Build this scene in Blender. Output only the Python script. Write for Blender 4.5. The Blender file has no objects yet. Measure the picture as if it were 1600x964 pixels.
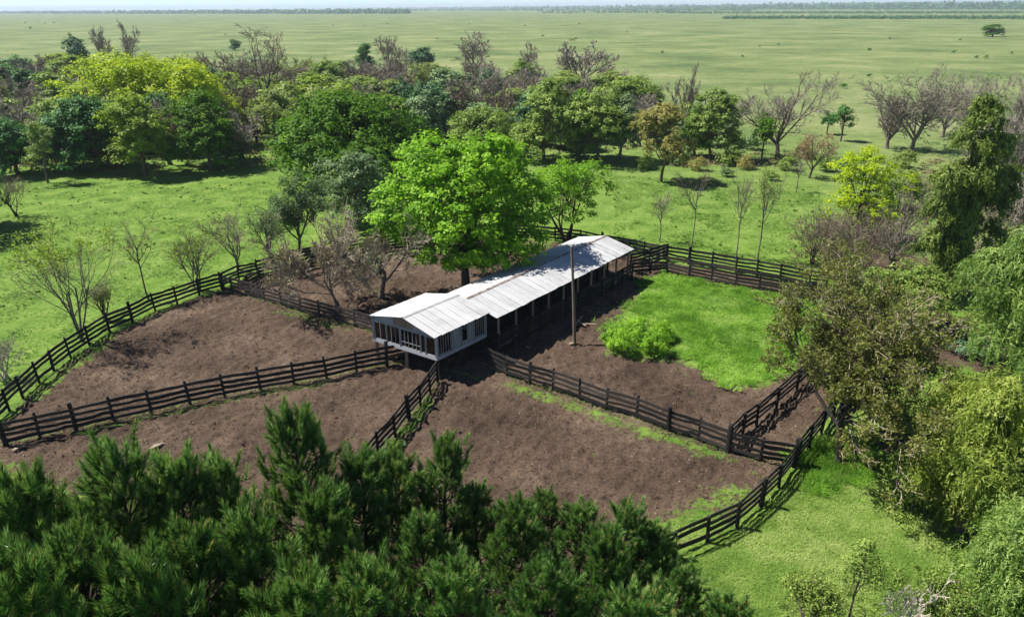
import bpy, math, random
import numpy as np
from mathutils import Matrix

S = bpy.context.scene
COL = S.collection
rad = math.radians

# ------------------------------------------------------------------ camera
CAM_H, FPX = 27.0, 1100.0
PITCH, ROLL = rad(23.2), rad(0.43)
cd = bpy.data.cameras.new('camera')
cd.sensor_width, cd.lens = 36.0, FPX * 36.0 / 1600.0
cd.clip_start, cd.clip_end = 0.5, 60000.0
cam = bpy.data.objects.new('camera', cd)
COL.objects.link(cam)
cam.matrix_world = (Matrix.Translation((0, 0, CAM_H)) @ Matrix.Rotation(math.pi / 2 - PITCH, 4, 'X')
                    @ Matrix.Rotation(-ROLL, 4, 'Z'))
S.camera = cam

# ------------------------------------------------------------------ daylight
SUN_EL, SUN_AZ = rad(54.0), rad(-73.0)          # azimuth measured from +Y towards +X
w = bpy.data.worlds.new('World')
S.world = w
w.use_nodes = True
nt = w.node_tree
sky = nt.nodes.new('ShaderNodeTexSky')
sky.sky_type = 'NISHITA'
sky.sun_disc = False
sky.sun_elevation, sky.sun_rotation = SUN_EL, SUN_AZ
sky.air_density, sky.dust_density, sky.ozone_density = 0.5, 0.0, 2.5
bg = nt.nodes['Background']
bg.inputs['Strength'].default_value = 0.085
nt.links.new(sky.outputs[0], bg.inputs[0])
sl = bpy.data.lights.new('sun', 'SUN')
sl.energy, sl.angle, sl.color = 5.0, rad(0.53), (1.0, 0.955, 0.88)
sun = bpy.data.objects.new('sun', sl)
COL.objects.link(sun)
sdir = np.array([math.sin(SUN_AZ) * math.cos(SUN_EL), math.cos(SUN_AZ) * math.cos(SUN_EL), math.sin(SUN_EL)])
from mathutils import Vector
sun.rotation_euler = Vector(sdir).to_track_quat('Z', 'Y').to_euler()
sun.location = (-60, 40, 80)
S.view_settings.view_transform = 'Standard'
S.view_settings.look = 'None'
S.view_settings.exposure = 0.8
S.view_settings.gamma = 1.0
S.render.engine = 'CYCLES'
S.cycles.max_bounces = 6
S.cycles.transparent_max_bounces = 8
S.cycles.volume_bounces = 0
S.cycles.use_denoising = True

# ------------------------------------------------------------------ survey of the site: photo point -> ground point
cP, sP = math.cos(PITCH), math.sin(PITCH)


def _ray(x, y):
    u, v = (x - 800.0) / FPX, (y - 482.0) / FPX
    u, v = u * math.cos(ROLL) - v * math.sin(ROLL), v * math.cos(ROLL) + u * math.sin(ROLL)
    return np.array([u, cP - v * sP, -sP - v * cP])


def at(x, y, z=0.0):
    d = _ray(x, y)
    t = (z - CAM_H) / d[2]
    return np.array([0, 0, CAM_H]) + d * t


def depth(p):
    return p[1] * cP - (p[2] - CAM_H) * sP


def rise(p, x, ytop):
    """height above the ground point p that reaches photo row ytop"""
    d = _ray(x, ytop)
    D = math.hypot(p[0], p[1])
    return CAM_H + d[2] * D / math.hypot(d[0], d[1])


# ------------------------------------------------------------------ object helpers
def tag(o, label=None, cat=None, group=None, kind=None):
    if label: o['label'] = label
    if cat: o['category'] = cat
    if group: o['group'] = group
    if kind: o['kind'] = kind
    return o


def empty(name, loc=(0, 0, 0), rz=0.0, scale=(1, 1, 1)):
    o = bpy.data.objects.new(name, None)
    o.empty_display_size = 0.3
    o.location = tuple(float(a) for a in loc)
    o.rotation_euler = (0, 0, rz)
    o.scale = scale
    COL.objects.link(o)
    return o


def link(name, me, parent=None, loc=None, rot=None, scale=None):
    o = bpy.data.objects.new(name, me)
    COL.objects.link(o)
    if parent: o.parent = parent
    if loc is not None: o.location = tuple(float(a) for a in loc)
    if rot is not None: o.rotation_euler = tuple(float(a) for a in rot)
    if scale is not None: o.scale = tuple(float(a) for a in scale)
    return o


class Geo:
    def __init__(s):
        s.v, s.f, s.n, s.t = [], [], 0, []

    def add(s, verts, faces, mat=0, tint=None, smooth=False):
        verts = np.asarray(verts, float).reshape(-1, 3)
        faces = np.asarray(faces, int)
        s.v.append(verts)
        s.f.append((faces + s.n, mat, smooth))
        s.n += len(verts)
        s.t.append(np.full(len(verts), 0.5) if tint is None else np.asarray(tint, float))

    def box(s, c, size, R=None, mat=0, tint=0.5):
        h = np.array(size) / 2.0
        v = np.array([[x, y, z] for x in (-1, 1) for y in (-1, 1) for z in (-1, 1)]) * h
        if R is not None: v = v @ np.asarray(R).T
        f = [[0, 1, 3, 2], [4, 6, 7, 5], [0, 4, 5, 1], [2, 3, 7, 6], [0, 2, 6, 4], [1, 5, 7, 3]]
        s.add(v + np.array(c), f, mat, np.full(8, tint))

    def bar(s, p, q, wd, th, mat=0, tint=0.5, up=(0, 0, 1)):
        p, q = np.array(p, float), np.array(q, float)
        d = q - p
        L = np.linalg.norm(d)
        x = d / L
        y = np.cross(np.array(up, float), x)
        if np.linalg.norm(y) < 1e-4: y = np.cross([1.0, 0, 0], x)
        y /= np.linalg.norm(y)
        z = np.cross(x, y)
        s.box((p + q) / 2, (L, th, wd), np.stack([x, y, z], 1), mat, tint)

    def mesh(s, name, mats):
        me = bpy.data.meshes.new(name)
        V = np.concatenate(s.v)
        me.vertices.add(len(V))
        me.vertices.foreach_set('co', V.astype(np.float32).ravel())
        loops = np.concatenate([f.ravel() for f, m, sm in s.f])
        sizes = np.concatenate([np.full(len(f), f.shape[1]) for f, m, sm in s.f])
        mi = np.concatenate([np.full(len(f), m) for f, m, sm in s.f])
        sm_ = np.concatenate([np.full(len(f), sm) for f, m, sm in s.f])
        starts = np.concatenate([[0], np.cumsum(sizes)[:-1]])
        me.loops.add(len(loops))
        me.loops.foreach_set('vertex_index', loops.astype(np.int32))
        me.polygons.add(len(sizes))
        me.polygons.foreach_set('loop_start', starts.astype(np.int32))
        me.polygons.foreach_set('material_index', mi.astype(np.int32))
        me.polygons.foreach_set('use_smooth', sm_.astype(bool))
        me.update(calc_edges=True)
        a = me.attributes.new('tint', 'FLOAT', 'POINT')
        a.data.foreach_set('value', np.concatenate(s.t).astype(np.float32))
        for m in mats: me.materials.append(m)
        return me


def unit(a):
    return a / np.maximum(np.linalg.norm(a, axis=-1, keepdims=True), 1e-9)


def rdir(rng, n):
    return unit(rng.normal(size=(n, 3)))


# ------------------------------------------------------------------ materials
def new_mat(name):
    m = bpy.data.materials.new(name)
    m.use_nodes = True
    return m, m.node_tree, m.node_tree.nodes['Principled BSDF']


def N(nt, t, **kw):
    n = nt.nodes.new(t)
    for k, v in kw.items():
        if k in n.inputs: n.inputs[k].default_value = v
        else: setattr(n, k, v)
    return n


def ramp(nt, fac, stops):
    r = nt.nodes.new('ShaderNodeValToRGB')
    e = r.color_ramp.elements
    while len(e) < len(stops): e.new(0.5)
    for i, (p, c) in enumerate(stops):
        e[i].position = p
        e[i].color = (*c, 1) if len(c) == 3 else c
    nt.links.new(fac, r.inputs[0])
    return r.outputs[0]


def noise(nt, vec, scale, detail=4, rough=0.6, dist=0.0):
    n = N(nt, 'ShaderNodeTexNoise', Scale=scale, Detail=detail, Roughness=rough, Distortion=dist)
    if vec is not None: nt.links.new(vec, n.inputs['Vector'])
    return n.outputs['Fac']


def mixc(nt, fac, a, b, mode='MIX'):
    m = nt.nodes.new('ShaderNodeMix')
    m.data_type, m.blend_type = 'RGBA', mode
    for sock, val in ((m.inputs[0], fac), (m.inputs[6], a), (m.inputs[7], b)):
        if hasattr(val, 'links') or hasattr(val, 'is_linked'): nt.links.new(val, sock)
        else: sock.default_value = val if isinstance(val, float) else (*val, 1)
    return m.outputs[2]


def mth(nt, op, a, b=None, clamp=False):
    m = nt.nodes.new('ShaderNodeMath')
    m.operation, m.use_clamp = op, clamp
    for i, val in enumerate((a, b)):
        if val is None: continue
        if isinstance(val, (int, float)): m.inputs[i].default_value = val
        else: nt.links.new(val, m.inputs[i])
    return m.outputs[0]


def attr(nt, name):
    a = nt.nodes.new('ShaderNodeAttribute')
    a.attribute_name = name
    return a.outputs['Fac']


def bump(nt, bsdf, h, strength, dist=0.05):
    b = N(nt, 'ShaderNodeBump', Strength=strength, Distance=dist)
    nt.links.new(h, b.inputs['Height'])
    nt.links.new(b.outputs[0], bsdf.inputs['Normal'])


def leaf_mat(name, dark, mid, light, trans=0.3, rough=0.55, vary=0.25, spec=0.18):
    m, nt, b = new_mat(name)
    oi = nt.nodes.new('ShaderNodeObjectInfo')
    f = mth(nt, 'ADD', attr(nt, 'tint'), mth(nt, 'MULTIPLY', mth(nt, 'SUBTRACT', oi.outputs['Random'], 0.5), vary), True)
    c = ramp(nt, f, [(0.0, dark), (0.5, mid), (1.0, light)])
    nt.links.new(c, b.inputs['Base Color'])
    b.inputs['Roughness'].default_value = rough
    b.inputs['Specular IOR Level'].default_value = spec
    tr = nt.nodes.new('ShaderNodeBsdfTranslucent')
    nt.links.new(mixc(nt, 0.5, c, tuple(min(1, x * k) for x, k in zip(light, (1.1, 1.3, 0.6)))), tr.inputs[0])
    mx = N(nt, 'ShaderNodeMixShader', Fac=trans)
    nt.links.new(b.outputs[0], mx.inputs[1])
    nt.links.new(tr.outputs[0], mx.inputs[2])
    nt.links.new(mx.outputs[0], nt.nodes['Material Output'].inputs[0])
    return m


def bark_mat(name, dark, light, scale=6.0):
    m, nt, b = new_mat(name)
    tc = nt.nodes.new('ShaderNodeTexCoord')
    mp = N(nt, 'ShaderNodeMapping')
    mp.inputs['Scale'].default_value = (1, 1, 0.3)
    nt.links.new(tc.outputs['Object'], mp.inputs[0])
    n = noise(nt, mp.outputs[0], scale, 6, 0.7)
    nt.links.new(ramp(nt, n, [(0.3, dark), (0.7, light)]), b.inputs['Base Color'])
    b.inputs['Roughness'].default_value = 0.9
    bump(nt, b, n, 0.7, 0.06)
    return m


def wood_mat(name, dark, mid, light, lo=0.32, hi=0.72, sc=1.0):
    m, nt, b = new_mat(name)
    tc = nt.nodes.new('ShaderNodeTexCoord')
    oi = nt.nodes.new('ShaderNodeObjectInfo')
    va = nt.nodes.new('ShaderNodeVectorMath')
    va.operation = 'ADD'
    nt.links.new(tc.outputs['Object'], va.inputs[0])
    cx = nt.nodes.new('ShaderNodeCombineXYZ')
    for i in range(3): nt.links.new(mth(nt, 'MULTIPLY', oi.outputs['Random'], 37.0 + 11 * i), cx.inputs[i])
    nt.links.new(cx.outputs[0], va.inputs[1])
    mp = N(nt, 'ShaderNodeMapping')
    mp.inputs['Scale'].default_value = (0.8 * sc, 14 * sc, 14 * sc)
    nt.links.new(va.outputs[0], mp.inputs[0])
    n = noise(nt, mp.outputs[0], 1.6, 6, 0.65)
    n2 = noise(nt, va.outputs[0], 1.3, 3)
    f = mth(nt, 'ADD', mth(nt, 'MULTIPLY', n, 0.6), mth(nt, 'MULTIPLY', n2, 0.4))
    f = mth(nt, 'ADD', f, mth(nt, 'MULTIPLY', mth(nt, 'SUBTRACT', oi.outputs['Random'], 0.5), 0.16))
    nt.links.new(ramp(nt, f, [(lo, dark), ((lo + hi) / 2, mid), (hi, light)]), b.inputs['Base Color'])
    b.inputs['Roughness'].default_value = 0.85
    bump(nt, b, n, 0.5, 0.02)
    return m


L = {}
L['bright'] = leaf_mat('bright_leaves', (0.082, 0.182, 0.008), (0.186, 0.367, 0.014), (0.342, 0.582, 0.035), 0.36)
L['deep'] = leaf_mat('deep_green_leaves', (0.030, 0.092, 0.002), (0.075, 0.172, 0.003), (0.145, 0.285, 0.006), 0.3, 0.65)
L['lime'] = leaf_mat('lime_leaves', (0.163, 0.250, 0.006), (0.350, 0.475, 0.009), (0.557, 0.600, 0.019), 0.36)
L['yellowgreen'] = leaf_mat('yellow_green_leaves', (0.099, 0.160, 0.015), (0.208, 0.305, 0.024), (0.378, 0.481, 0.043), 0.33)
L['dark'] = leaf_mat('dark_leaves', (0.022, 0.083, 0.015), (0.056, 0.170, 0.030), (0.127, 0.306, 0.051), 0.22)
L['grey'] = leaf_mat('grey_green_leaves', (0.072, 0.119, 0.048), (0.150, 0.235, 0.094), (0.315, 0.420, 0.189), 0.25)
L['evergreen'] = leaf_mat('evergreen_leaves', (0.031, 0.086, 0.038), (0.077, 0.172, 0.069), (0.169, 0.304, 0.114), 0.2)
L['olive'] = leaf_mat('olive_leaves', (0.080, 0.131, 0.023), (0.179, 0.265, 0.048), (0.363, 0.459, 0.105), 0.28)
L['pale'] = leaf_mat('pale_green_leaves', (0.127, 0.180, 0.042), (0.236, 0.311, 0.069), (0.376, 0.459, 0.125), 0.33)
L['tan'] = leaf_mat('tan_leaves', (0.16, 0.15, 0.04), (0.29, 0.265, 0.075), (0.44, 0.41, 0.14), 0.33)
L['rust'] = leaf_mat('rusty_leaves', (0.20, 0.13, 0.055), (0.32, 0.21, 0.10), (0.44, 0.31, 0.16), 0.33)
L['willow'] = leaf_mat('willow_leaves', (0.062, 0.125, 0.022), (0.145, 0.24, 0.045), (0.35, 0.46, 0.12), 0.36, 0.5, 0.25, 0.25)
L['goldwillow'] = leaf_mat('golden_willow_leaves', (0.10, 0.155, 0.02), (0.225, 0.295, 0.042), (0.46, 0.51, 0.12), 0.36, 0.5, 0.25, 0.25)
L['gum'] = leaf_mat('drooping_dark_leaves', (0.045, 0.08, 0.014), (0.115, 0.17, 0.028), (0.27, 0.34, 0.075), 0.25)
L['blue'] = leaf_mat('bluish_leaves', (0.058, 0.125, 0.067), (0.124, 0.226, 0.124), (0.215, 0.354, 0.202), 0.25)
L['needle'] = leaf_mat('pine_needles', (0.018, 0.066, 0.012), (0.088, 0.215, 0.038), (0.43, 0.59, 0.19), 0.18, 0.36, 0.25, 0.24)
L['candle'] = leaf_mat('pine_candles', (0.255, 0.145, 0.051), (0.450, 0.260, 0.090), (0.600, 0.403, 0.157), 0.1)
L['grassblade'] = leaf_mat('grass_blades', (0.069, 0.145, 0.016), (0.147, 0.271, 0.038), (0.266, 0.394, 0.085), 0.35)
L['palegrass'] = leaf_mat('pale_grass_blades', (0.12, 0.215, 0.034), (0.245, 0.375, 0.075), (0.41, 0.50, 0.155), 0.36)
L['weed'] = leaf_mat('lush_weed_blades', (0.069, 0.162, 0.011), (0.157, 0.328, 0.025), (0.319, 0.511, 0.080), 0.38)
L['sprout'] = leaf_mat('bright_sprout_leaves', (0.096, 0.211, 0.012), (0.215, 0.418, 0.023), (0.380, 0.600, 0.063), 0.38)
L['grassdark'] = leaf_mat('tussock_leaves', (0.048, 0.113, 0.010), (0.095, 0.199, 0.019), (0.181, 0.298, 0.043), 0.3)
L['gnarl'] = leaf_mat('olive_brown_leaves', (0.075, 0.085, 0.018), (0.165, 0.18, 0.038), (0.31, 0.32, 0.085), 0.3)
L['scrub'] = leaf_mat('scrub_stalks', (0.087, 0.069, 0.035), (0.206, 0.162, 0.088), (0.362, 0.313, 0.165), 0.15)
B = {}
B['brown'] = bark_mat('brown_bark', (0.07, 0.052, 0.036), (0.17, 0.13, 0.095))
B['dark'] = bark_mat('dark_bark', (0.02, 0.016, 0.013), (0.06, 0.05, 0.04))
B['grey'] = bark_mat('grey_bark', (0.10, 0.085, 0.07), (0.22, 0.19, 0.16))
B['twig'] = bark_mat('brown_grey_twigs', (0.155, 0.12, 0.085), (0.275, 0.22, 0.16))
B['palewood'] = bark_mat('bleached_bark', (0.38, 0.33, 0.27), (0.58, 0.51, 0.43))
B['pine'] = bark_mat('pine_bark', (0.035, 0.022, 0.015), (0.10, 0.065, 0.045))
B['tanbark'] = bark_mat('pale_brown_twigs', (0.25, 0.205, 0.15), (0.42, 0.35, 0.26))
B['mauve'] = bark_mat('mauve_twigs', (0.19, 0.16, 0.125), (0.33, 0.285, 0.23))
FW = wood_mat('black_weathered_boards', (0.006, 0.005, 0.005), (0.016, 0.0135, 0.012), (0.06, 0.05, 0.044), 0.36, 0.82)
FW2 = wood_mat('worn_grey_boards', (0.012, 0.010, 0.009), (0.045, 0.036, 0.031), (0.15, 0.125, 0.105), 0.32, 0.74)
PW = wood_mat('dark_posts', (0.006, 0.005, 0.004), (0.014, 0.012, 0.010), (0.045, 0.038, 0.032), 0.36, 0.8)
POLEW = wood_mat('pole_timber', (0.07, 0.05, 0.033), (0.14, 0.10, 0.07), (0.24, 0.18, 0.13))
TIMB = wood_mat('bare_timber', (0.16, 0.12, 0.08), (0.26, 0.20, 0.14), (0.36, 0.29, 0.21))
WHITE = wood_mat('whitewashed_boards', (0.15, 0.165, 0.175), (0.265, 0.285, 0.30), (0.38, 0.40, 0.415), 0.3, 0.62)
TRIM = wood_mat('white_trim', (0.25, 0.258, 0.265), (0.40, 0.412, 0.425), (0.52, 0.535, 0.55), 0.3, 0.62)


def metal_roof():
    m, nt, b = new_mat('galvanised_sheet')
    tc = nt.nodes.new('ShaderNodeTexCoord')
    oi = nt.nodes.new('ShaderNodeObjectInfo')
    geo = nt.nodes.new('ShaderNodeNewGeometry')
    n = noise(nt, geo.outputs['Position'], 0.9, 5, 0.65)
    mp = N(nt, 'ShaderNodeMapping')
    mp.inputs['Scale'].default_value = (7, 0.6, 1)
    nt.links.new(tc.outputs['Object'], mp.inputs[0])
    n2 = noise(nt, mp.outputs[0], 2.0, 4, 0.6)
    f = mth(nt, 'ADD', mth(nt, 'MULTIPLY', n, 0.5), mth(nt, 'MULTIPLY', n2, 0.35))
    f = mth(nt, 'ADD', f, mth(nt, 'MULTIPLY', oi.outputs['Random'], 0.22))
    base = ramp(nt, f, [(0.28, (0.33, 0.328, 0.326)), (0.5, (0.44, 0.44, 0.445)), (0.75, (0.52, 0.52, 0.528))])
    mp2 = N(nt, 'ShaderNodeMapping')
    mp2.inputs['Scale'].default_value = (5, 0.45, 1)
    nt.links.new(tc.outputs['Object'], mp2.inputs[0])
    va = nt.nodes.new('ShaderNodeVectorMath')
    va.operation = 'ADD'
    nt.links.new(mp2.outputs[0], va.inputs[0])
    nt.links.new(oi.outputs['Random'], va.inputs[1])
    rf = mth(nt, 'ADD', mth(nt, 'MULTIPLY', noise(nt, va.outputs[0], 1.7, 5, 0.65), 0.6), mth(nt, 'MULTIPLY', noise(nt, geo.outputs['Position'], 0.45, 3), 0.4))
    rust = ramp(nt, rf, [(0.56, (0, 0, 0)), (0.68, (0.30, 0.30, 0.30))])
    nt.links.new(mixc(nt, rust, base, (0.24, 0.19, 0.15)), b.inputs['Base Color'])
    b.inputs['Metallic'].default_value = 0.12
    nt.links.new(ramp(nt, n, [(0.3, (0.45,) * 3), (0.7, (0.65,) * 3)]), b.inputs['Roughness'])
    return m


ROOFM = metal_roof()
m, nt, b = new_mat('rusty_ridge')
tc = nt.nodes.new('ShaderNodeTexCoord')
n = noise(nt, tc.outputs['Object'], 1.5, 6, 0.7)
nt.links.new(ramp(nt, n, [(0.40, (0.13, 0.07, 0.04)), (0.5, (0.27, 0.22, 0.19)), (0.60, (0.38, 0.375, 0.37))]), b.inputs['Base Color'])
b.inputs['Roughness'].default_value = 0.7
RUSTM = m
m, nt, b = new_mat('window_glass')
tr = N(nt, 'ShaderNodeBsdfTransparent', Color=(0.72, 0.78, 0.8, 1))
gl = N(nt, 'ShaderNodeBsdfGlossy', Roughness=0.03)
fr = N(nt, 'ShaderNodeFresnel', IOR=1.6)
mx = nt.nodes.new('ShaderNodeMixShader')
nt.links.new(fr.outputs[0], mx.inputs[0])
nt.links.new(tr.outputs[0], mx.inputs[1])
nt.links.new(gl.outputs[0], mx.inputs[2])
nt.links.new(mx.outputs[0], nt.nodes['Material Output'].inputs[0])
GLASS = m


# ------------------------------------------------------------------ the plan of the pens (photo points of each post foot)
F_outer_left = [(-48, 715), (-28, 688), (-8, 664), (14, 641), (36, 622), (62, 598), (84, 579), (110, 558), (140, 539), (171, 518), (207, 503), (242, 485), (277, 474), (312, 461), (346, 451)]
F_back_left = [(346, 451), (374, 438), (403, 430), (432, 422), (461, 414), (497, 404), (535, 396), (575, 388), (618, 382), (662, 377), (706, 374), (748, 372), (790, 371), (830, 372)]
F_back = [(830, 372), (868, 376), (907, 381), (940, 388), (982, 395), (1006, 400), (1042, 407), (1076, 412), (1112, 418), (1149, 425), (1182, 430), (1219, 437), (1264, 446), (1290, 450), (1330, 459)]
F_right_up = [(1242, 727), (1263, 701), (1283, 676), (1302, 648), (1325, 615), (1352, 585), (1378, 550), (1392, 515), (1380, 485), (1355, 468), (1330, 459)]
F_right_low = [(1242, 727), (1217, 761), (1189, 789), (1151, 823), (1105, 846), (1052, 869), (1000, 893), (945, 920), (885, 946), (820, 970)]
F_right = [(760, 568), (792, 586), (828, 597), (864, 608), (906, 623), (948, 639), (995, 652), (1045, 672), (1092, 687), (1137, 705), (1188, 719), (1240, 728)]
F_mid = [(684, 596), (672, 614), (657, 633), (639, 654), (618, 682), (592, 710), (566, 744), (535, 785), (500, 835)]
F_diag = [(9, 694), (62, 682), (119, 670), (177, 656), (236, 644), (297, 630), (351, 618), (407, 608), (459, 599), (510, 590), (557, 579), (604, 570), (648, 561)]
F_branch = [(349, 452), (363, 456), (385, 461), (414, 469), (440, 476), (470, 486), (499, 494), (527, 501), (555, 509), (588, 519)]
F_lane_left = [(388, 457), (408, 446), (440, 439), (470, 432), (505, 423), (545, 414), (590, 406), (640, 399), (690, 394)]
F_lane_back = [(1042, 425), (1076, 432), (1112, 438), (1149, 446), (1186, 452), (1226, 459), (1266, 466), (1310, 474)]
F_lane_right = [(1137, 703), (1160, 678), (1182, 663), (1213, 636), (1245, 608), (1278, 575), (1302, 540), (1315, 505), (1310, 474)]
F_cross = [(984, 424), (1014, 416), (1042, 407)]
F_stub = [(988, 428), (1016, 426), (1042, 425)]
RING_PX = F_outer_left + F_back_left[1:] + F_back[1:] + F_right_up[::-1][1:] + F_right_low[1:] + [(740, 990), (560, 1005), (300, 960), (90, 880), (-20, 800)]
W2 = lambda pts: np.array([at(x, y)[:2] for x, y in pts])
RING = W2(RING_PX)
PATCH = W2([(943, 538), (958, 508), (985, 474), (1008, 442), (1040, 428), (1110, 441), (1190, 456), (1280, 472), (1276, 525), (1230, 580), (1188, 604), (1130, 597), (1085, 572), (1050, 552), (1000, 553)])


def inside(P, poly):
    r = np.zeros(len(P), bool)
    n = len(poly)
    for i in range(n):
        a, b_ = poly[i], poly[(i + 1) % n]
        c = ((a[1] > P[:, 1]) != (b_[1] > P[:, 1]))
        xx = (b_[0] - a[0]) * (P[:, 1] - a[1]) / (b_[1] - a[1] + 1e-12) + a[0]
        r ^= c & (P[:, 0] < xx)
    return r


def dline(P, pts, closed=False):
    d = np.full(len(P), 1e9)
    n = len(pts)
    for i in range(n if closed else n - 1):
        a, e = pts[i], pts[(i + 1) % n] - pts[i]
        t = np.clip(((P - a) @ e) / (e @ e + 1e-9), 0, 1)
        d = np.minimum(d, np.linalg.norm(P - a - t[:, None] * e, axis=1))
    return d


def sdf(P, poly):
    d = dline(P, poly, True)
    return np.where(inside(P, poly), d, -d)


def sstep(a, b_, x):
    t = np.clip((x - a) / (b_ - a), 0, 1)
    return t * t * (3 - 2 * t)


def vnoise(P, scale, seed):
    """smooth value noise on the plane"""
    rng = np.random.default_rng(seed)
    T = rng.random((256, 256))
    q = P * scale
    i = np.floor(q).astype(int)
    f = q - i
    f = f * f * (3 - 2 * f)
    g = lambda a, b_: T[(i[:, 0] + a) % 256, (i[:, 1] + b_) % 256]
    return (g(0, 0) * (1 - f[:, 0]) + g(1, 0) * f[:, 0]) * (1 - f[:, 1]) + (g(0, 1) * (1 - f[:, 0]) + g(1, 1) * f[:, 0]) * f[:, 1]


GREEN_STRIPS = [([(800, 602), (850, 618), (915, 640), (980, 664), (1060, 690), (1130, 712)], 0.75, 0.95),
                ([(120, 676), (240, 650), (300, 637), (420, 612), (520, 594)], 0.45, 0.8),
                ([(672, 622), (645, 660), (615, 695)], 0.55, 1.0),
                ([(440, 484), (490, 500), (540, 512)], 0.9, 0.62),
                ([(1010, 835), (1080, 805), (1150, 770)], 1.1, 0.95),
                ([(1000, 862), (1060, 838), (1110, 818)], 1.0, 0.95),
                ([(640, 392), (700, 388), (750, 395)], 2.0, 0.8), ([(780, 385), (850, 382)], 1.8, 0.9),
                ([(700, 575), (745, 590)], 0.5, 0.8), ([(60, 620), (110, 575), (180, 528)], 0.5, 0.9),
                ([(955, 552), (1030, 556), (1060, 566)], 0.8, 0.75), ([(930, 490), (960, 478)], 0.7, 0.5),
                ([(0, 740), (60, 760), (100, 800)], 1.6, 0.8), ([(1165, 735), (1185, 745)], 0.5, 0.5)]


def soil_amount(P):
    s = sstep(-0.6, 1.6, sdf(P, RING))
    s = np.minimum(s, 1 - sstep(-1.3, 1.0, sdf(P, PATCH)))
    for pts, r, k in GREEN_STRIPS:
        d = dline(P, W2(pts))
        s *= 1 - k * .62 * (1 - sstep(0.0, r * 1.8, d))
    # bare earth under the thicket east of the lane
    for pts, r, k in [([(1330, 400), (1400, 410), (1440, 440)], 4.5, 0.75), ([(1430, 500), (1500, 545)], 4.5, 0.85), ([(1400, 690), (1450, 700)], 1.6, 0.7)]:
        s = np.maximum(s, k * (1 - sstep(r * 0.5, r * 1.5, dline(P, W2(pts)))))
    return s


def axis(lo, hi, step, far, g=1.13):
    c = list(np.arange(lo, hi + 1e-6, step))
    a, st = hi, step
    up = []
    while a < far:
        st *= g
        a += st
        up.append(a)
    a, st = lo, step
    dn = []
    while a > -far:
        st *= g
        a -= st
        dn.append(a)
    return np.array(dn[::-1] + c + up)


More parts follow.
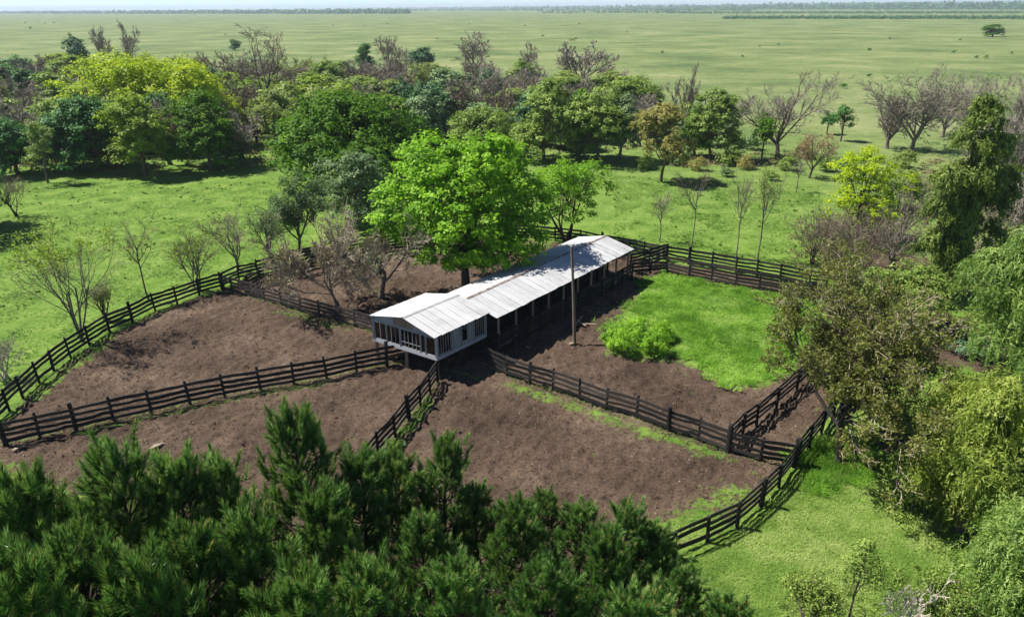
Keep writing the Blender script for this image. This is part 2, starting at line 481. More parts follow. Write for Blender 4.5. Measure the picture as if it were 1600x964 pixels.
def build_ground():
    xs = axis(-42, 36, 0.22, 14000)
    ys = axis(23, 84, 0.22, 14000)
    X, Y = np.meshgrid(xs, ys)
    P = np.stack([X.ravel(), Y.ravel()], 1)
    near = (P[:, 0] > -60) & (P[:, 0] < 55) & (P[:, 1] > 15) & (P[:, 1] < 110)
    soil = np.zeros(len(P))
    soil[near] = soil_amount(P[near])
    z = np.zeros(len(P))
    core = (P[:, 0] > -43) & (P[:, 0] < 37) & (P[:, 1] > 22) & (P[:, 1] < 85)
    Q = P[core]
    rel = (vnoise(Q, 0.5, 1) - .5) * 0.10 + (vnoise(Q, 1.6, 2) - .5) * 0.09 + (vnoise(Q, 3.4, 3) - .5) * 0.09
    rngg = np.random.default_rng(5)
    # hoof prints: small dents pressed into the soil
    H = np.zeros(X.shape)
    x0 = int(np.searchsorted(xs, -42)); y0 = int(np.searchsorted(ys, 23))
    nx, ny = int(78 / .22), int(61 / .22)
    hx, hy = rngg.integers(3, nx - 3, 34000), rngg.integers(3, ny - 3, 34000)
    dp = rngg.uniform(0.02, 0.115, 34000)
    for i in (-1, 0, 1):
        for j in (-1, 0, 1):
            k = 1.0 if i == j == 0 else (-0.28 if abs(i) + abs(j) == 2 else 0.35)
            np.add.at(H, (y0 + hy + i, x0 + hx + j), -dp * k)
    hx, hy = rngg.integers(4, nx - 4, 13000), rngg.integers(4, ny - 4, 13000)
    dp = rngg.uniform(0.05, 0.13, 13000)
    for i in range(-2, 3):
        for j in range(-2, 3):
            r_ = math.hypot(i, j)
            k = 1.0 if r_ < 1.2 else (.45 if r_ < 1.6 else (-.22 if r_ < 2.4 else 0))
            np.add.at(H, (y0 + hy + i, x0 + hx + j), -dp * k)
    z[core] = (rel + np.clip(H.ravel()[core], -0.17, 0.06)) * (0.25 + 0.75 * soil[core])
    ed = sstep(0, 2, np.minimum(np.minimum(P[:, 0] + 43, 37 - P[:, 0]), np.minimum(P[:, 1] - 22, 85 - P[:, 1])))
    z *= ed
    V = np.stack([P[:, 0], P[:, 1], z - 0.03], 1)
    nX, nY = len(xs), len(ys)
    idx = np.arange(nX * nY).reshape(nY, nX)
    F = np.stack([idx[:-1, :-1], idx[:-1, 1:], idx[1:, 1:], idx[1:, :-1]], -1).reshape(-1, 4)
    g = Geo()
    g.add(V, F, 0, soil, True)
    m, nt, b = new_mat('pasture_and_soil')
    geo = nt.nodes.new('ShaderNodeNewGeometry')
    pos = geo.outputs['Position']
    # soil
    n1 = noise(nt, pos, 0.55, 5, 0.6)
    n2 = noise(nt, pos, 4.6, 7, 0.78)
    mp3 = N(nt, 'ShaderNodeMapping')
    mp3.inputs['Scale'].default_value = (5.0, 9.5, 6.0)
    mp3.inputs['Rotation'].default_value = (0, 0, 0.5)
    nt.links.new(pos, mp3.inputs[0])
    n5 = noise(nt, mp3.outputs[0], 1.0, 2, 0.5, 0.6)
    n3 = noise(nt, pos, 17.0, 3, 0.6)
    n0 = noise(nt, pos, 0.13, 3, 0.5)
    sc = ramp(nt, mth(nt, 'ADD', mth(nt, 'MULTIPLY', n0, 0.38), mth(nt, 'ADD', mth(nt, 'MULTIPLY', n1, 0.22), mth(nt, 'MULTIPLY', n2, 0.40))),
              [(0.32, (0.018, 0.0115, 0.0078)), (0.43, (0.058, 0.038, 0.026)), (0.53, (0.108, 0.074, 0.052)), (0.64, (0.205, 0.147, 0.103))])
    sc = mixc(nt, ramp(nt, n5, [(0.33, (1, 1, 1)), (0.43, (0, 0, 0))]), sc, (0.020, 0.0135, 0.0095))
    sc = mixc(nt, ramp(nt, n3, [(0.66, (0, 0, 0)), (0.76, (1, 1, 1))]), sc, (0.22, 0.16, 0.10))
    # grass
    mp = N(nt, 'ShaderNodeMapping')
    mp.inputs['Scale'].default_value = (0.016, 0.018, 0.02)
    nt.links.new(pos, mp.inputs[0])
    g0 = noise(nt, mp.outputs[0], 1.0, 9, 0.72)
    g1 = noise(nt, pos, 0.30, 6, 0.7)
    g2 = noise(nt, pos, 2.6, 6, 0.75)
    sx = nt.nodes.new('ShaderNodeSeparateXYZ')
    nt.links.new(pos, sx.inputs[0])
    far = N(nt, 'ShaderNodeMapRange')
    far.inputs['From Min'].default_value, far.inputs['From Max'].default_value = 95, 230
    nt.links.new(mth(nt, 'ADD', sx.outputs[1], mth(nt, 'MULTIPLY', sx.outputs[0], 0.55)), far.inputs[0])
    lush = ramp(nt, mth(nt, 'ADD', mth(nt, 'MULTIPLY', g1, 0.5), mth(nt, 'MULTIPLY', g2, 0.5)),
                [(0.30, (0.035, 0.082, 0.010)), (0.43, (0.086, 0.168, 0.020)), (0.53, (0.148, 0.238, 0.038)), (0.66, (0.265, 0.325, 0.095))])
    dry = ramp(nt, mth(nt, 'ADD', mth(nt, 'MULTIPLY', g0, 0.6), mth(nt, 'ADD', mth(nt, 'MULTIPLY', g1, 0.25), mth(nt, 'MULTIPLY', g2, 0.15))),
               [(0.37, (0.055, 0.088, 0.030)), (0.46, (0.112, 0.156, 0.050)), (0.53, (0.172, 0.210, 0.076)), (0.63, (0.290, 0.290, 0.140))])
    gc = mixc(nt, far.outputs[0], lush, dry)
    fac = mth(nt, 'ADD', attr(nt, 'tint'), mth(nt, 'MULTIPLY', mth(nt, 'SUBTRACT', g2, 0.5), 2.2))
    fac = mth(nt, 'ADD', fac, mth(nt, 'MULTIPLY', mth(nt, 'SUBTRACT', noise(nt, pos, 0.7, 3), 0.5), 1.3))
    fac = ramp(nt, fac, [(0.36, (0, 0, 0)), (0.60, (1, 1, 1))])
    nt.links.new(mixc(nt, fac, gc, sc), b.inputs['Base Color'])
    b.inputs['Roughness'].default_value = 0.95
    b.inputs['Specular IOR Level'].default_value = 0.15
    bump(nt, b, mth(nt, 'ADD', n2, mth(nt, 'MULTIPLY', g2, 0.8)), 0.75, 0.14)
    o = link('ground', g.mesh('ground', [m]))
    tag(o, 'green pasture and trampled brown pen soil reaching the horizon', kind='structure')
    return o


build_ground()

# ------------------------------------------------------------------ fences
def unit_board(seed, mat):
    rng = np.random.default_rng(seed)
    g = Geo()
    K = 5
    xs = np.linspace(-.5, .5, K)
    V, F = [], []
    for i, x in enumerate(xs):
        dz, dy = rng.normal(0, .06), rng.normal(0, .1)
        e = 1 + rng.normal(0, .06)
        for (y, z) in ((-.5, -.5), (.5, -.5), (.5, .5), (-.5, .5)): V.append((x, y + dy, z * e + dz))
    for i in range(K - 1):
        for j in range(4): F.append((i * 4 + j, i * 4 + (j + 1) % 4, i * 4 + 4 + (j + 1) % 4, i * 4 + 4 + j))
    F += [(3, 2, 1, 0), tuple(K * 4 - 4 + j for j in range(4))]
    g.add(V, F)
    return g.mesh('fence_board', [mat])


def unit_post(seed, mat):
    rng = np.random.default_rng(seed)
    g = Geo()
    V, F = [], []
    n = 8
    ang = (np.arange(n) + .5) / n * 2 * math.pi
    r = 0.5 * np.where(np.arange(n) % 2 == 0, 1.0, 1.12)
    for z, k in ((-0.05, 1.05), (.5, 1.0), (.97, .95), (1.0, .80)):
        ox, oy = rng.normal(0, .05, 2)
        for a, rr in zip(ang, r): V.append((math.cos(a) * rr * k + ox, math.sin(a) * rr * k + oy, z))
    for i in range(3):
        for j in range(n): F.append((i * n + j, i * n + (j + 1) % n, (i + 1) * n + (j + 1) % n, (i + 1) * n + j))
    g.add(V, F)
    g.add([V[-n + j] for j in range(n)], [list(range(n))])
    return g.mesh('fence_post', [mat])


BOARDS = [unit_board(i, FW) for i in range(4)]
BOARDS_G = [unit_board(i + 9, FW2) for i in range(3)]
POSTS = [unit_post(i, PW) for i in range(4)]
RAILS = (0.34, 0.74, 1.14, 1.54)


def fence(label, P, seed, h=1.72, rails=RAILS, side=1, grey=0.25, bw=0.25, thick=(0,), skip_posts=()):
    """a run of board fence: P = list of world (x, y) post feet"""
    rng = np.random.default_rng(seed)
    P = [np.array(p[:2], float) for p in P]
    root = tag(empty('board_fence', (*P[0], 0)), label, 'fence', 'dark board fences of the cattle pens')
    for i, p in enumerate(P):
        if i in skip_posts: continue
        big = i in thick or (len(P) + i) in thick
        wd = (0.30 if big else 0.19) * rng.uniform(.92, 1.1)
        hh = h * (1.12 if big else 1.0) + rng.uniform(0.0, .12)
        link('post', POSTS[rng.integers(4)], root, (*(p - P[0]), -0.06), (rng.normal(0, .02), rng.normal(0, .02), rng.uniform(0, 6)), (wd, wd, hh + .06))
    for i in range(len(P) - 1):
        a, c = P[i] - P[0], P[i + 1] - P[0]
        d = c - a
        ln = np.linalg.norm(d)
        if ln < .2: continue
        n_ = np.array([-d[1], d[0]]) / ln * 0.10 * side
        for z in rails:
            z0, z1 = z + rng.normal(0, .028), z + rng.normal(0, .028)
            if rng.random() < .02: continue
            if rng.random() < .04: z1 -= rng.uniform(.08, .22)
            bm = BOARDS_G[rng.integers(3)] if rng.random() < (grey + (0.3 if z == rails[-1] else 0)) else BOARDS[rng.integers(4)]
            ext = rng.uniform(-.02, .10)
            link('rail_board', bm, root, (*((a + c) / 2 + n_), (z0 + z1) / 2),
                 (rng.normal(0, .05), -math.atan2(z1 - z0, ln), math.atan2(d[1], d[0])),
                 (ln + ext, .045, bw * rng.uniform(.85, 1.1)))
        # the top cap board, silvered by weather
    return root


def px(pts): return [at(x, y)[:2] for x, y in pts]


fence('curved outer board fence along the left pasture of the brown pens', px(F_outer_left), 1, 1.78, thick=(0, 10, -1))
fence('outer board fence rising from the left corner behind the bare pen trees', px(F_back_left), 2, 1.78, thick=(5,))
fence('long outer board fence along the far pasture behind the tin shed', px(F_back), 3, 1.75, thick=(7, 3))
fence('outer board fence climbing under the gnarled olive tree at the right corner', px(F_right_up), 4, 1.72)
fence('curved outer board fence above the grass, throwing striped shadow at lower right', px(F_right_low), 5, 1.72, side=-1, thick=(0, 2))
fence('greyed dividing fence from the cabin to the right corner post', px(F_right), 6, 1.72, grey=.5, thick=(7, 9, -1), side=-1)
fence('short fence running from under the cabin corner towards the pines', px(F_mid), 7, 1.72, side=-1, thick=(3,))
fence('long straight fence from the lower left corner to the cabin stilts', px(F_diag), 8, 1.85, thick=(0, 2, 11), rails=(.3, .72, 1.15, 1.6), side=-1)
fence('grey weathered fence from the left corner post down to the cabin', px(F_branch), 9, 1.6, grey=.75, thick=(0, 2), rails=(.3, .68, 1.06, 1.46), side=-1)
fence('inner lane fence behind the left bare trees', px(F_lane_left), 10, 1.7)
fence('inner lane fence along the top edge of the green pen', px(F_lane_back), 11, 1.78, rails=(.22, .58, .94, 1.3, 1.66), grey=.4, thick=(1,), side=-1)
fence('inner lane fence half hidden by the gnarled olive tree', px(F_lane_right), 12, 1.65)
fence('short dark gate fence across the lane behind the shed end', px(F_cross), 13, 1.95, rails=(.3, .7, 1.1, 1.5, 1.88), grey=.0, thick=(-1,))
fence('short low fence joining the shed end to the green pen lane', px(F_stub), 14, 1.6, grey=.4, skip_posts=(0, 2))

# ------------------------------------------------------------------ the tin-roofed working shed
def dirv(deg): return np.array([math.cos(rad(deg)), math.sin(rad(deg))])


TH = 51.3
U = dirv(TH)                                  # along the shed, away from the camera
Nn = np.array([U[1], -U[0]])                  # towards the right side
SH0 = np.array([-1.25, 52.85])                # right eave, near end
SW, SL, SHE, SHR = 6.95, 22.5, 3.5, 4.3


def wave_sheet(name, wd, ln, waves, mat, amp=0.014, seed=0, thick=0.005, bend=0.006):
    """one corrugated sheet: x across (wd), y down the slope (0..ln)"""
    rng = np.random.default_rng(seed)
    K = waves * 4 + 1
    xs = np.linspace(-wd / 2, wd / 2, K)
    zs = amp * np.cos(np.linspace(0, waves * 2 * math.pi, K))
    rows = np.linspace(0, ln, 5)
    V = []
    for j, y in enumerate(rows):
        dz = rng.normal(0, bend) if 0 < j < 4 else rng.uniform(0, bend)
        tl = rng.normal(0, bend * .7)
        for x, z in zip(xs, zs): V.append((x, y, z + dz + tl * x))
    V = np.array(V)
    g = Geo()
    idx = np.arange(5 * K).reshape(5, K)
    F = np.stack([idx[:-1, :-1], idx[:-1, 1:], idx[1:, 1:], idx[1:, :-1]], -1).reshape(-1, 4)
    g.add(V, F)
    g.add(V - [0, 0, thick], F[:, ::-1])
    return g.mesh(name, [mat])


def local_frame(x, y, z=None):
    return np.stack([x, y, z], 1)


def mat_obj(o, origin, X, Y, Z):
    M = Matrix.Identity(4)
    for i in range(3):
        M[i][0], M[i][1], M[i][2], M[i][3] = X[i], Y[i], Z[i], origin[i]
    o.matrix_local = M


def lay_roof(root, base, u, v, wd_r, ln, he, hr, frac, sheet_w, seed, cap=None):
    """base = right eave near corner (world xy), u along, v from right eave to left eave (unit), total width wd_r"""
    rng = np.random.default_rng(seed)
    r0 = np.array(root.location)
    n = max(1, round(ln / sheet_w))
    sw = ln / n
    for sgn in (0, 1):
        run = wd_r * (frac if sgn == 0 else 1 - frac)
        sl = math.hypot(run, hr - he)
        metas = [wave_sheet('roof_sheet', sw + .11, sl + .03, 6, ROOFM, seed=seed * 7 + k + 3 * sgn) for k in range(3)]
        ridge = np.array([*(base + v * wd_r * frac), hr])
        d2 = -v if sgn == 0 else v
        Y = np.array([*(d2 * run), he - hr]); Y /= np.linalg.norm(Y)
        X = np.array([*u, 0.0])
        Z = np.cross(X, Y)
        if Z[2] < 0: X, Z = -X, -Z
        for i in range(n):
            o = ridge + np.array([*(u * (sw * (i + .5))), 0]) + Z * (0.003 * (i % 2) + rng.uniform(0, .0015)) + Y * rng.uniform(-.03, .05)
            ob = link('roof_sheet', metas[rng.integers(3)], root)
            yy = unit(Y + Z * rng.normal(0, .002))
            mat_obj(ob, o - r0, X, yy, np.cross(X, yy))
    g = Geo()
    e = base + v * wd_r * frac
    K = n * 2
    for i in range(K):
        a = e + u * (ln * i / K); c = e + u * (ln * (i + 1) / K + .02)
        for d2, run in ((-v, wd_r * frac), (v, wd_r * (1 - frac))):
            w_ = 0.17
            drop = (hr - he) / run * w_
            lift = 0.045 + (i % 2) * .004
            V = [(*a, hr + lift), (*c, hr + lift), (*(c + d2 * w_), hr + lift - drop - .012), (*(a + d2 * w_), hr + lift - drop - .012)]
            g.add(np.array(V) - r0, [[0, 1, 2, 3]])
    link('ridge_cap', g.mesh('ridge_cap', [cap or RUSTM]), root)


shed = tag(empty('cattle_shed', (*SH0, 0)), 'long open-sided cattle shed with rusty-ridged corrugated tin roof and timber posts', 'shed')
V_ = -Nn
lay_roof(shed, SH0, U, V_, SW, SL, SHE, SHR, 0.5, 0.82, 3)
r0 = np.array([*SH0, 0])
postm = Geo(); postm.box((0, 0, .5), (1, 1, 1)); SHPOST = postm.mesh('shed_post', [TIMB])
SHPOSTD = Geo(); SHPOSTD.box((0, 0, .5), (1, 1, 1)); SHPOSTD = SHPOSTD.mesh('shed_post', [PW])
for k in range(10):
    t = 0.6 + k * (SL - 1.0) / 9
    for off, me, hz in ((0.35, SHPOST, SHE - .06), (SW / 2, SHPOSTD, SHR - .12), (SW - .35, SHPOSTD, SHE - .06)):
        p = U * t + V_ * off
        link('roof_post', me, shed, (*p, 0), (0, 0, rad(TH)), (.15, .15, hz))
    g = Geo()
    for a, c, za, zc in ((0.05, SW / 2, SHE - .1, SHR - .1), (SW / 2, SW - .05, SHR - .1, SHE - .1)):
        g.bar((*(U * t + V_ * a), za), (*(U * t + V_ * c), zc), .13, .06)
    link('rafter', g.mesh('rafter', [PW]), shed)
for off, z in ((0.35, SHE - .05), (SW - .35, SHE - .05), (1.9, SHE + .32), (SW - 1.9, SHE + .32), (SW / 2, SHR - .14)):
    g = Geo()
    g.bar((*(U * .1 + V_ * off), z), (*(U * (SL - .1) + V_ * off), z), .12, .07)
    link('purlin', g.mesh('purlin', [PW]), shed)
# working lane fences inside the shed and along its right side
Sp = lambda t, o: SH0 + U * t + V_ * o
fence('dark fence under the shed eave facing the pole', [Sp(t, .12) for t in np.linspace(.2, SL + .3, 12)], 21, 1.72, rails=(.25, .6, .95, 1.3, 1.62), grey=.12, side=1)
fence('dark inner race fence beneath the shed ridge', [Sp(t, 3.0) for t in np.linspace(.2, SL, 12)], 22, 1.7, rails=(.25, .6, .95, 1.3, 1.62), grey=.0, bw=.33)
fence('dark inner race fence beneath the shaded roof slope', [Sp(t, 4.4) for t in np.linspace(.2, SL, 12)], 23, 1.7, rails=(.25, .6, .95, 1.3, 1.62), grey=.0, bw=.33)
fence('dark fence under the shaded left eave beside the big tree', [Sp(t, SW - .12) for t in np.linspace(.2, SL, 12)], 24, 1.7, rails=(.3, .7, 1.1, 1.5), grey=.1)

# ------------------------------------------------------------------ the whitewashed cabin on stilts
CHE, CHR, CFR = 3.78, 4.6, 0.46
_a, _b, _l = (at(x, y, CHE)[:2] for x, y in ((681, 526), (767, 487), (573, 494)))
A0 = _a                                       # right eave, front corner
CU, CV = (_b - _a) / np.linalg.norm(_b - _a), (_l - _a) / np.linalg.norm(_l - _a)   # along the eave, along the gable
CW, CL = float(np.linalg.norm(_l - _a)), float(np.linalg.norm(_b - _a)) - .25
FZ = 1.68                                     # floor level
cab = tag(empty('stilt_cabin', (*A0, 0)), 'whitewashed plank cabin on stilts with glazed gable and pale tin roof', 'cabin')
lay_roof(cab, A0, CU, CV, CW, CL + .25, CHE, CHR, CFR, 0.78, 11, ROOFM)
c0 = np.array([*A0, 0])


def cpt(a, b_, z=0.0): return np.array([*(CU * a + CV * b_), z])


IN, WR, WL = 0.3, CL - .1, CW - .3            # wall lines: front at IN, right at .28, left at WL
RW = 0.28


def part(name, geo, mats, parent=cab, label=None):
    o = link(name, geo.mesh(name, mats), parent)
    if label: o['label'] = label
    return o


def roof_z(b_):
    r = CW * CFR
    return CHE + (CHR - CHE) * (b_ / r if b_ < r else (CW - b_) / (CW - r))


# floor, sills and stilts
g = Geo()
for k in range(12):
    b0 = RW + .05 + (WL - RW - .1) * k / 12
    b1 = RW + .05 + (WL - RW - .1) * (k + 1) / 12 - .015
    q = [cpt(IN + .05, b0), cpt(WR - .05, b0), cpt(WR - .05, b1), cpt(IN + .05, b1)]
    V = [v + [0, 0, FZ] for v in q] + [v + [0, 0, FZ - .05] for v in q]
    g.add(V, [[0, 1, 2, 3], [7, 6, 5, 4], [0, 4, 5, 1], [1, 5, 6, 2], [2, 6, 7, 3], [3, 7, 4, 0]])
part('floor', g, [PW])
for (p, q) in ((cpt(IN, RW - .06), cpt(IN, WL + .06)), (cpt(WR, RW - .06), cpt(WR, WL + .06)), (cpt(IN - .04, RW), cpt(WR + .04, RW)), (cpt(IN - .04, WL), cpt(WR + .04, WL))):
    g = Geo()
    g.bar(p + [0, 0, FZ - .04], q + [0, 0, FZ - .04], .26, .10)
    part('sill_beam', g, [TRIM])
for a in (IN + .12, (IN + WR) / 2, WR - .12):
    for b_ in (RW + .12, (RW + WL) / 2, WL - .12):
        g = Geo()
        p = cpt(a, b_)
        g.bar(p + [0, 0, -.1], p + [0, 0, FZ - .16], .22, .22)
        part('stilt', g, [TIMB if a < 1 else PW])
# corner posts and plates
for (a, b_) in ((IN, RW), (IN, WL), (WR, RW), (WR, WL)):
    g = Geo()
    p = cpt(a, b_)
    g.bar(p + [0, 0, FZ + .085], p + [0, 0, roof_z(b_) - .06], .17, .17)
    part('corner_post', g, [WHITE if b_ > 1 or a > 1 else TRIM])
rg = np.random.default_rng(4)


def planks(pa, pb, n, z0, z1f, label=None):
    """n vertical planks between two wall points; z1f(t) gives the top"""
    for k in range(n):
        t0, t1 = k / n, (k + 1) / n
        a = pa + (pb - pa) * t0; c = pa + (pb - pa) * (t1 - .03)
        g = Geo()
        d = unit(pb - pa)
        nn = np.array([d[1], -d[0], 0]) * .02 * (1 + .5 * (k % 2))
        V = []
        for off in (nn, -nn * .5):
            V += [a + off + [0, 0, z0], c + off + [0, 0, z0], c + off + [0, 0, z1f(t1)], a + off + [0, 0, z1f(t0)]]
        g.add(np.array(V), [[0, 1, 2, 3], [7, 6, 5, 4], [0, 4, 5, 1], [1, 5, 6, 2], [2, 6, 7, 3], [3, 7, 4, 0]])
        part('wall_plank', g, [WHITE])


def window(pa, pb, z0, z1a, z1b, nbar, glass=True, cross=False):
    """a framed window (thing part) with its bars and pane as sub-parts"""
    d = unit(pb - pa)
    ln = np.linalg.norm(pb - pa)
    g = Geo()
    for (p, q) in ((pa + [0, 0, z0], pb + [0, 0, z0]), (pa + [0, 0, z1a], pb + [0, 0, z1b])):
        g.bar(p - d * .03, q + d * .03, .07, .06)
    for p, z1 in ((pa, z1a), (pb, z1b)):
        g.bar(p + [0, 0, z0 + .036], p + [0, 0, z1 - .036], .06, .075)
    wn = part('window', g, [WHITE])
    for k in range(1, nbar + 1):
        t = k / (nbar + 1) + rg.normal(0, .006)
        p = pa + (pb - pa) * t
        g = Geo()
        g.bar(p + [0, 0, z0 + .036], p + d * rg.normal(0, .02) + [0, 0, z1a + (z1b - z1a) * t - .036], .034, .045)
        part('window_bar', g, [WHITE], wn)
    if cross:
        g = Geo()
        g.bar(pa + d * .04 + [0, 0, z0 + .45], pb - d * .04 + [0, 0, z0 + .45], .035, .03)
        part('window_bar', g, [WHITE], wn)
    if glass:
        n_ = np.array([d[1], -d[0], 0]) * .004
        V = [pa + [0, 0, z0 + .037], pb + [0, 0, z0 + .037], pb + [0, 0, z1b - .037], pa + [0, 0, z1a - .037]]
        V = np.array([v - n_ * 6 for v in V] + [v - n_ * 7 for v in V])
        gg = Geo()
        gg.add(V, [[0, 1, 2, 3], [7, 6, 5, 4]])
        part('pane', gg, [GLASS], wn)
    return wn


# gable front: from the left corner to the right corner
fz0, ftop = FZ + .16, 3.40
segs = [(WL - .14, 5.55, 1, True), (5.45, 4.10, 2, True), (3.95, 1.95, 4, True), (1.86, 1.42, 0, True), (1.33, RW + .14, 0, True)]
for (b0, b1, nb, gl_) in segs:
    window(cpt(IN, b0), cpt(IN, b1), fz0, min(ftop, roof_z(b0) - .22), min(ftop, roof_z(b1) - .22), nb, gl_, nb == 4)
for b_ in (5.50, 4.02, 1.905, 1.375):
    g = Geo()
    g.bar(cpt(IN, b_) + [0, 0, fz0 - .07], cpt(IN, b_) + [0, 0, ftop + .02], .09, .10)
    part('mullion_post', g, [WHITE])
g = Geo()
g.bar(cpt(IN + .003, RW + .09) + [0, 0, ftop + .08], cpt(IN + .003, WL - .09) + [0, 0, ftop + .08], .14, .07)
part('wall_plate', g, [WHITE])
# gable boards above the plate, one plank gone so the roof timber shows
for k in range(9):
    t0, t1 = RW + .2 + (WL - RW - .4) * k / 9, RW + .2 + (WL - RW - .4) * (k + 1) / 9 - .02
    za, zb = roof_z(t0) - .09, roof_z(t1) - .09
    if min(za, zb) < ftop + .24: continue
    g = Geo()
    V = []
    for o_ in (-.015, .015):
        V += [cpt(IN + o_, t0) + [0, 0, ftop + .155], cpt(IN + o_, t1) + [0, 0, ftop + .155], cpt(IN + o_, t1) + [0, 0, zb], cpt(IN + o_, t0) + [0, 0, za]]
    g.add(np.array(V), [[0, 1, 2, 3], [7, 6, 5, 4], [0, 4, 5, 1], [1, 5, 6, 2], [2, 6, 7, 3], [3, 7, 4, 0]])
    part('gable_board', g, [TIMB if k in (3, 4, 5) else WHITE])
# right wall
rz = CHE - .16
pr = lambda a: cpt(a, RW)
window(pr(IN + .2), pr(IN + 1.55), FZ + .2, rz, rz, 4)
planks(pr(IN + 1.62), pr(IN + 2.75), 5, FZ + .095, lambda t: rz + .03)
window(pr(IN + 2.82), pr(IN + 3.45), FZ + .42, rz, rz, 0, False)
planks(pr(IN + 2.78), pr(IN + 3.49), 3, FZ + .095, lambda t: FZ + .38)
planks(pr(IN + 3.52), pr(IN + 4.2), 4, FZ + .095, lambda t: rz + .03)
window(pr(IN + 4.27), pr(WR - .12), FZ + .2, rz, rz, 4)
for a0, a1 in ((.2, 1.55), (4.27, WR - .12 - IN)):
    planks(pr(IN + a0), pr(IN + a1), 6, FZ + .095, lambda t: FZ + .16)
# left wall and back wall
pl_ = lambda a: cpt(a, WL)
window(pl_(WR - .3), pl_(3.4), FZ + .5, rz, rz, 2)
window(pl_(3.3), pl_(IN + .3), FZ + .5, rz, rz, 2)
planks(pl_(WR - .12), pl_(IN + .12), 16, FZ + .095, lambda t: FZ + .46)
planks(cpt(WR, RW + .1), cpt(WR, 3.6), 11, FZ + .095, lambda t: rz)
planks(cpt(WR, 4.6), cpt(WR, WL - .1), 8, FZ + .095, lambda t: rz)
# working rails seen through the glazing
for (p, q, s_) in ((cpt(1.6, .5, FZ + .9), cpt(1.7, 4.2, FZ + 1.0), .09), (cpt(2.4, 2.6, FZ + .5), cpt(1.2, 3.4, FZ + 1.35), .07), (cpt(1.4, 4.4, FZ + .8), cpt(1.5, 6.6, FZ + .75), .09), (cpt(2.2, 4.3, FZ + 1.1), cpt(1.3, 5.6, FZ + .5), .07)):
    g = Geo(); g.bar(p, q, s_, .05); part('inner_rail', g, [TRIM])
for k in range(4):
    g = Geo(); p = cpt(1.5, 4.5 + .55 * k); g.bar(p + [0, 0, FZ], p + [0, 0, FZ + .95], .06, .06); part('inner_baluster', g, [TRIM])
g = Geo(); g.bar(cpt(IN + .2, RW + .05, .12), cpt(WR, RW + .05, .14), .18, .06); part('ground_rail', g, [FW2])

# ------------------------------------------------------------------ the pole, scrap timber
g = Geo()
K, n = 7, 10
pb, tp = at(898, 537), None
pole = tag(empty('utility_pole', pb), 'tall bare wooden pole leaning slightly on the brown soil beside the shed', 'pole')
ptop = at(893, 385, 8.55)
lean = ptop - pb
V = []
for i in range(K):
    t = i / (K - 1)
    for j in range(n):
        a = j / n * 2 * math.pi
        r = .155 - .055 * t
        V.append(lean * t * np.array([1, 1, 1]) + [r * math.cos(a) + .03 * math.sin(3 * t), r * math.sin(a), -.2 * (1 - t)])
F = [[i * n + j, i * n + (j + 1) % n, (i + 1) * n + (j + 1) % n, (i + 1) * n + j] for i in range(K - 1) for j in range(n)]
g.add(V, F, smooth=True)
g.add(V[-n:], [list(range(n))])
part('shaft', g, [POLEW], pole)
g = Geo(); g.box((.0, 0, 8.25) + lean * .0 + np.array([lean[0] * .965, lean[1] * .965, 0]), (.10, .34, .10)); part('pole_cap', g, [B['dark']], pole)
g = Geo()
rr = np.random.default_rng(2)
v = rdir(rr, 26) * [.34, .26, .16]
import bmesh


def hull_mesh(name, pts, mat):
    bm = bmesh.new()
    for p in pts: bm.verts.new([float(a) for a in p])
    bmesh.ops.convex_hull(bm, input=bm.verts)
    me = bpy.data.meshes.new(name)
    bm.to_mesh(me); bm.free()
    me.materials.append(mat)
    return me


tag(link('stone', hull_mesh('stone', v + [0, 0, .08], TIMB), None, at(893, 538) + [0, -.1, 0]), 'pale yellowish stone at the foot of the wooden pole', 'stone')
scr = at(906, 507)
for k, (dx, dy, ang, ln, tilt, lb) in enumerate(((-.1, .1, 0.9, 1.3, .42, 'bleached plank propped upright in the scrap heap behind the pole'),
                                                (.75, -.15, -.25, 1.5, .06, 'bleached plank lying flat at the right of the pole'),
                                                (.1, -.1, 2.4, 1.1, .25, 'short bleached plank crossing under the propped one by the pole'))):
    g = Geo(); g.box((0, 0, 0), (ln, .16, .05))
    tag(link('plank', g.mesh('plank', [TIMB]), None, scr + [dx, dy, .08 + ln / 2 * math.sin(tilt)], (0, -tilt, ang)), lb, 'plank', 'scrap planks beside the pole')
for (x, y, sc_, lb) in ((825, 543, .25, 'small pale stump beside the shed shadow edge'), (245, 697, .4, 'yellow flat wood slab lying on the left pen soil'), (30, 700, .35, 'pale flat wood slab at the lower left fence corner')):
    v = rdir(rr, 18) * [sc_ * 1.3, sc_ * .5, .08]
    tag(link('wood_slab', hull_mesh('wood_slab', v, TIMB), None, at(x, y) + [0, 0, .05], (0, 0, rr.uniform(0, 3))), lb, 'wood')

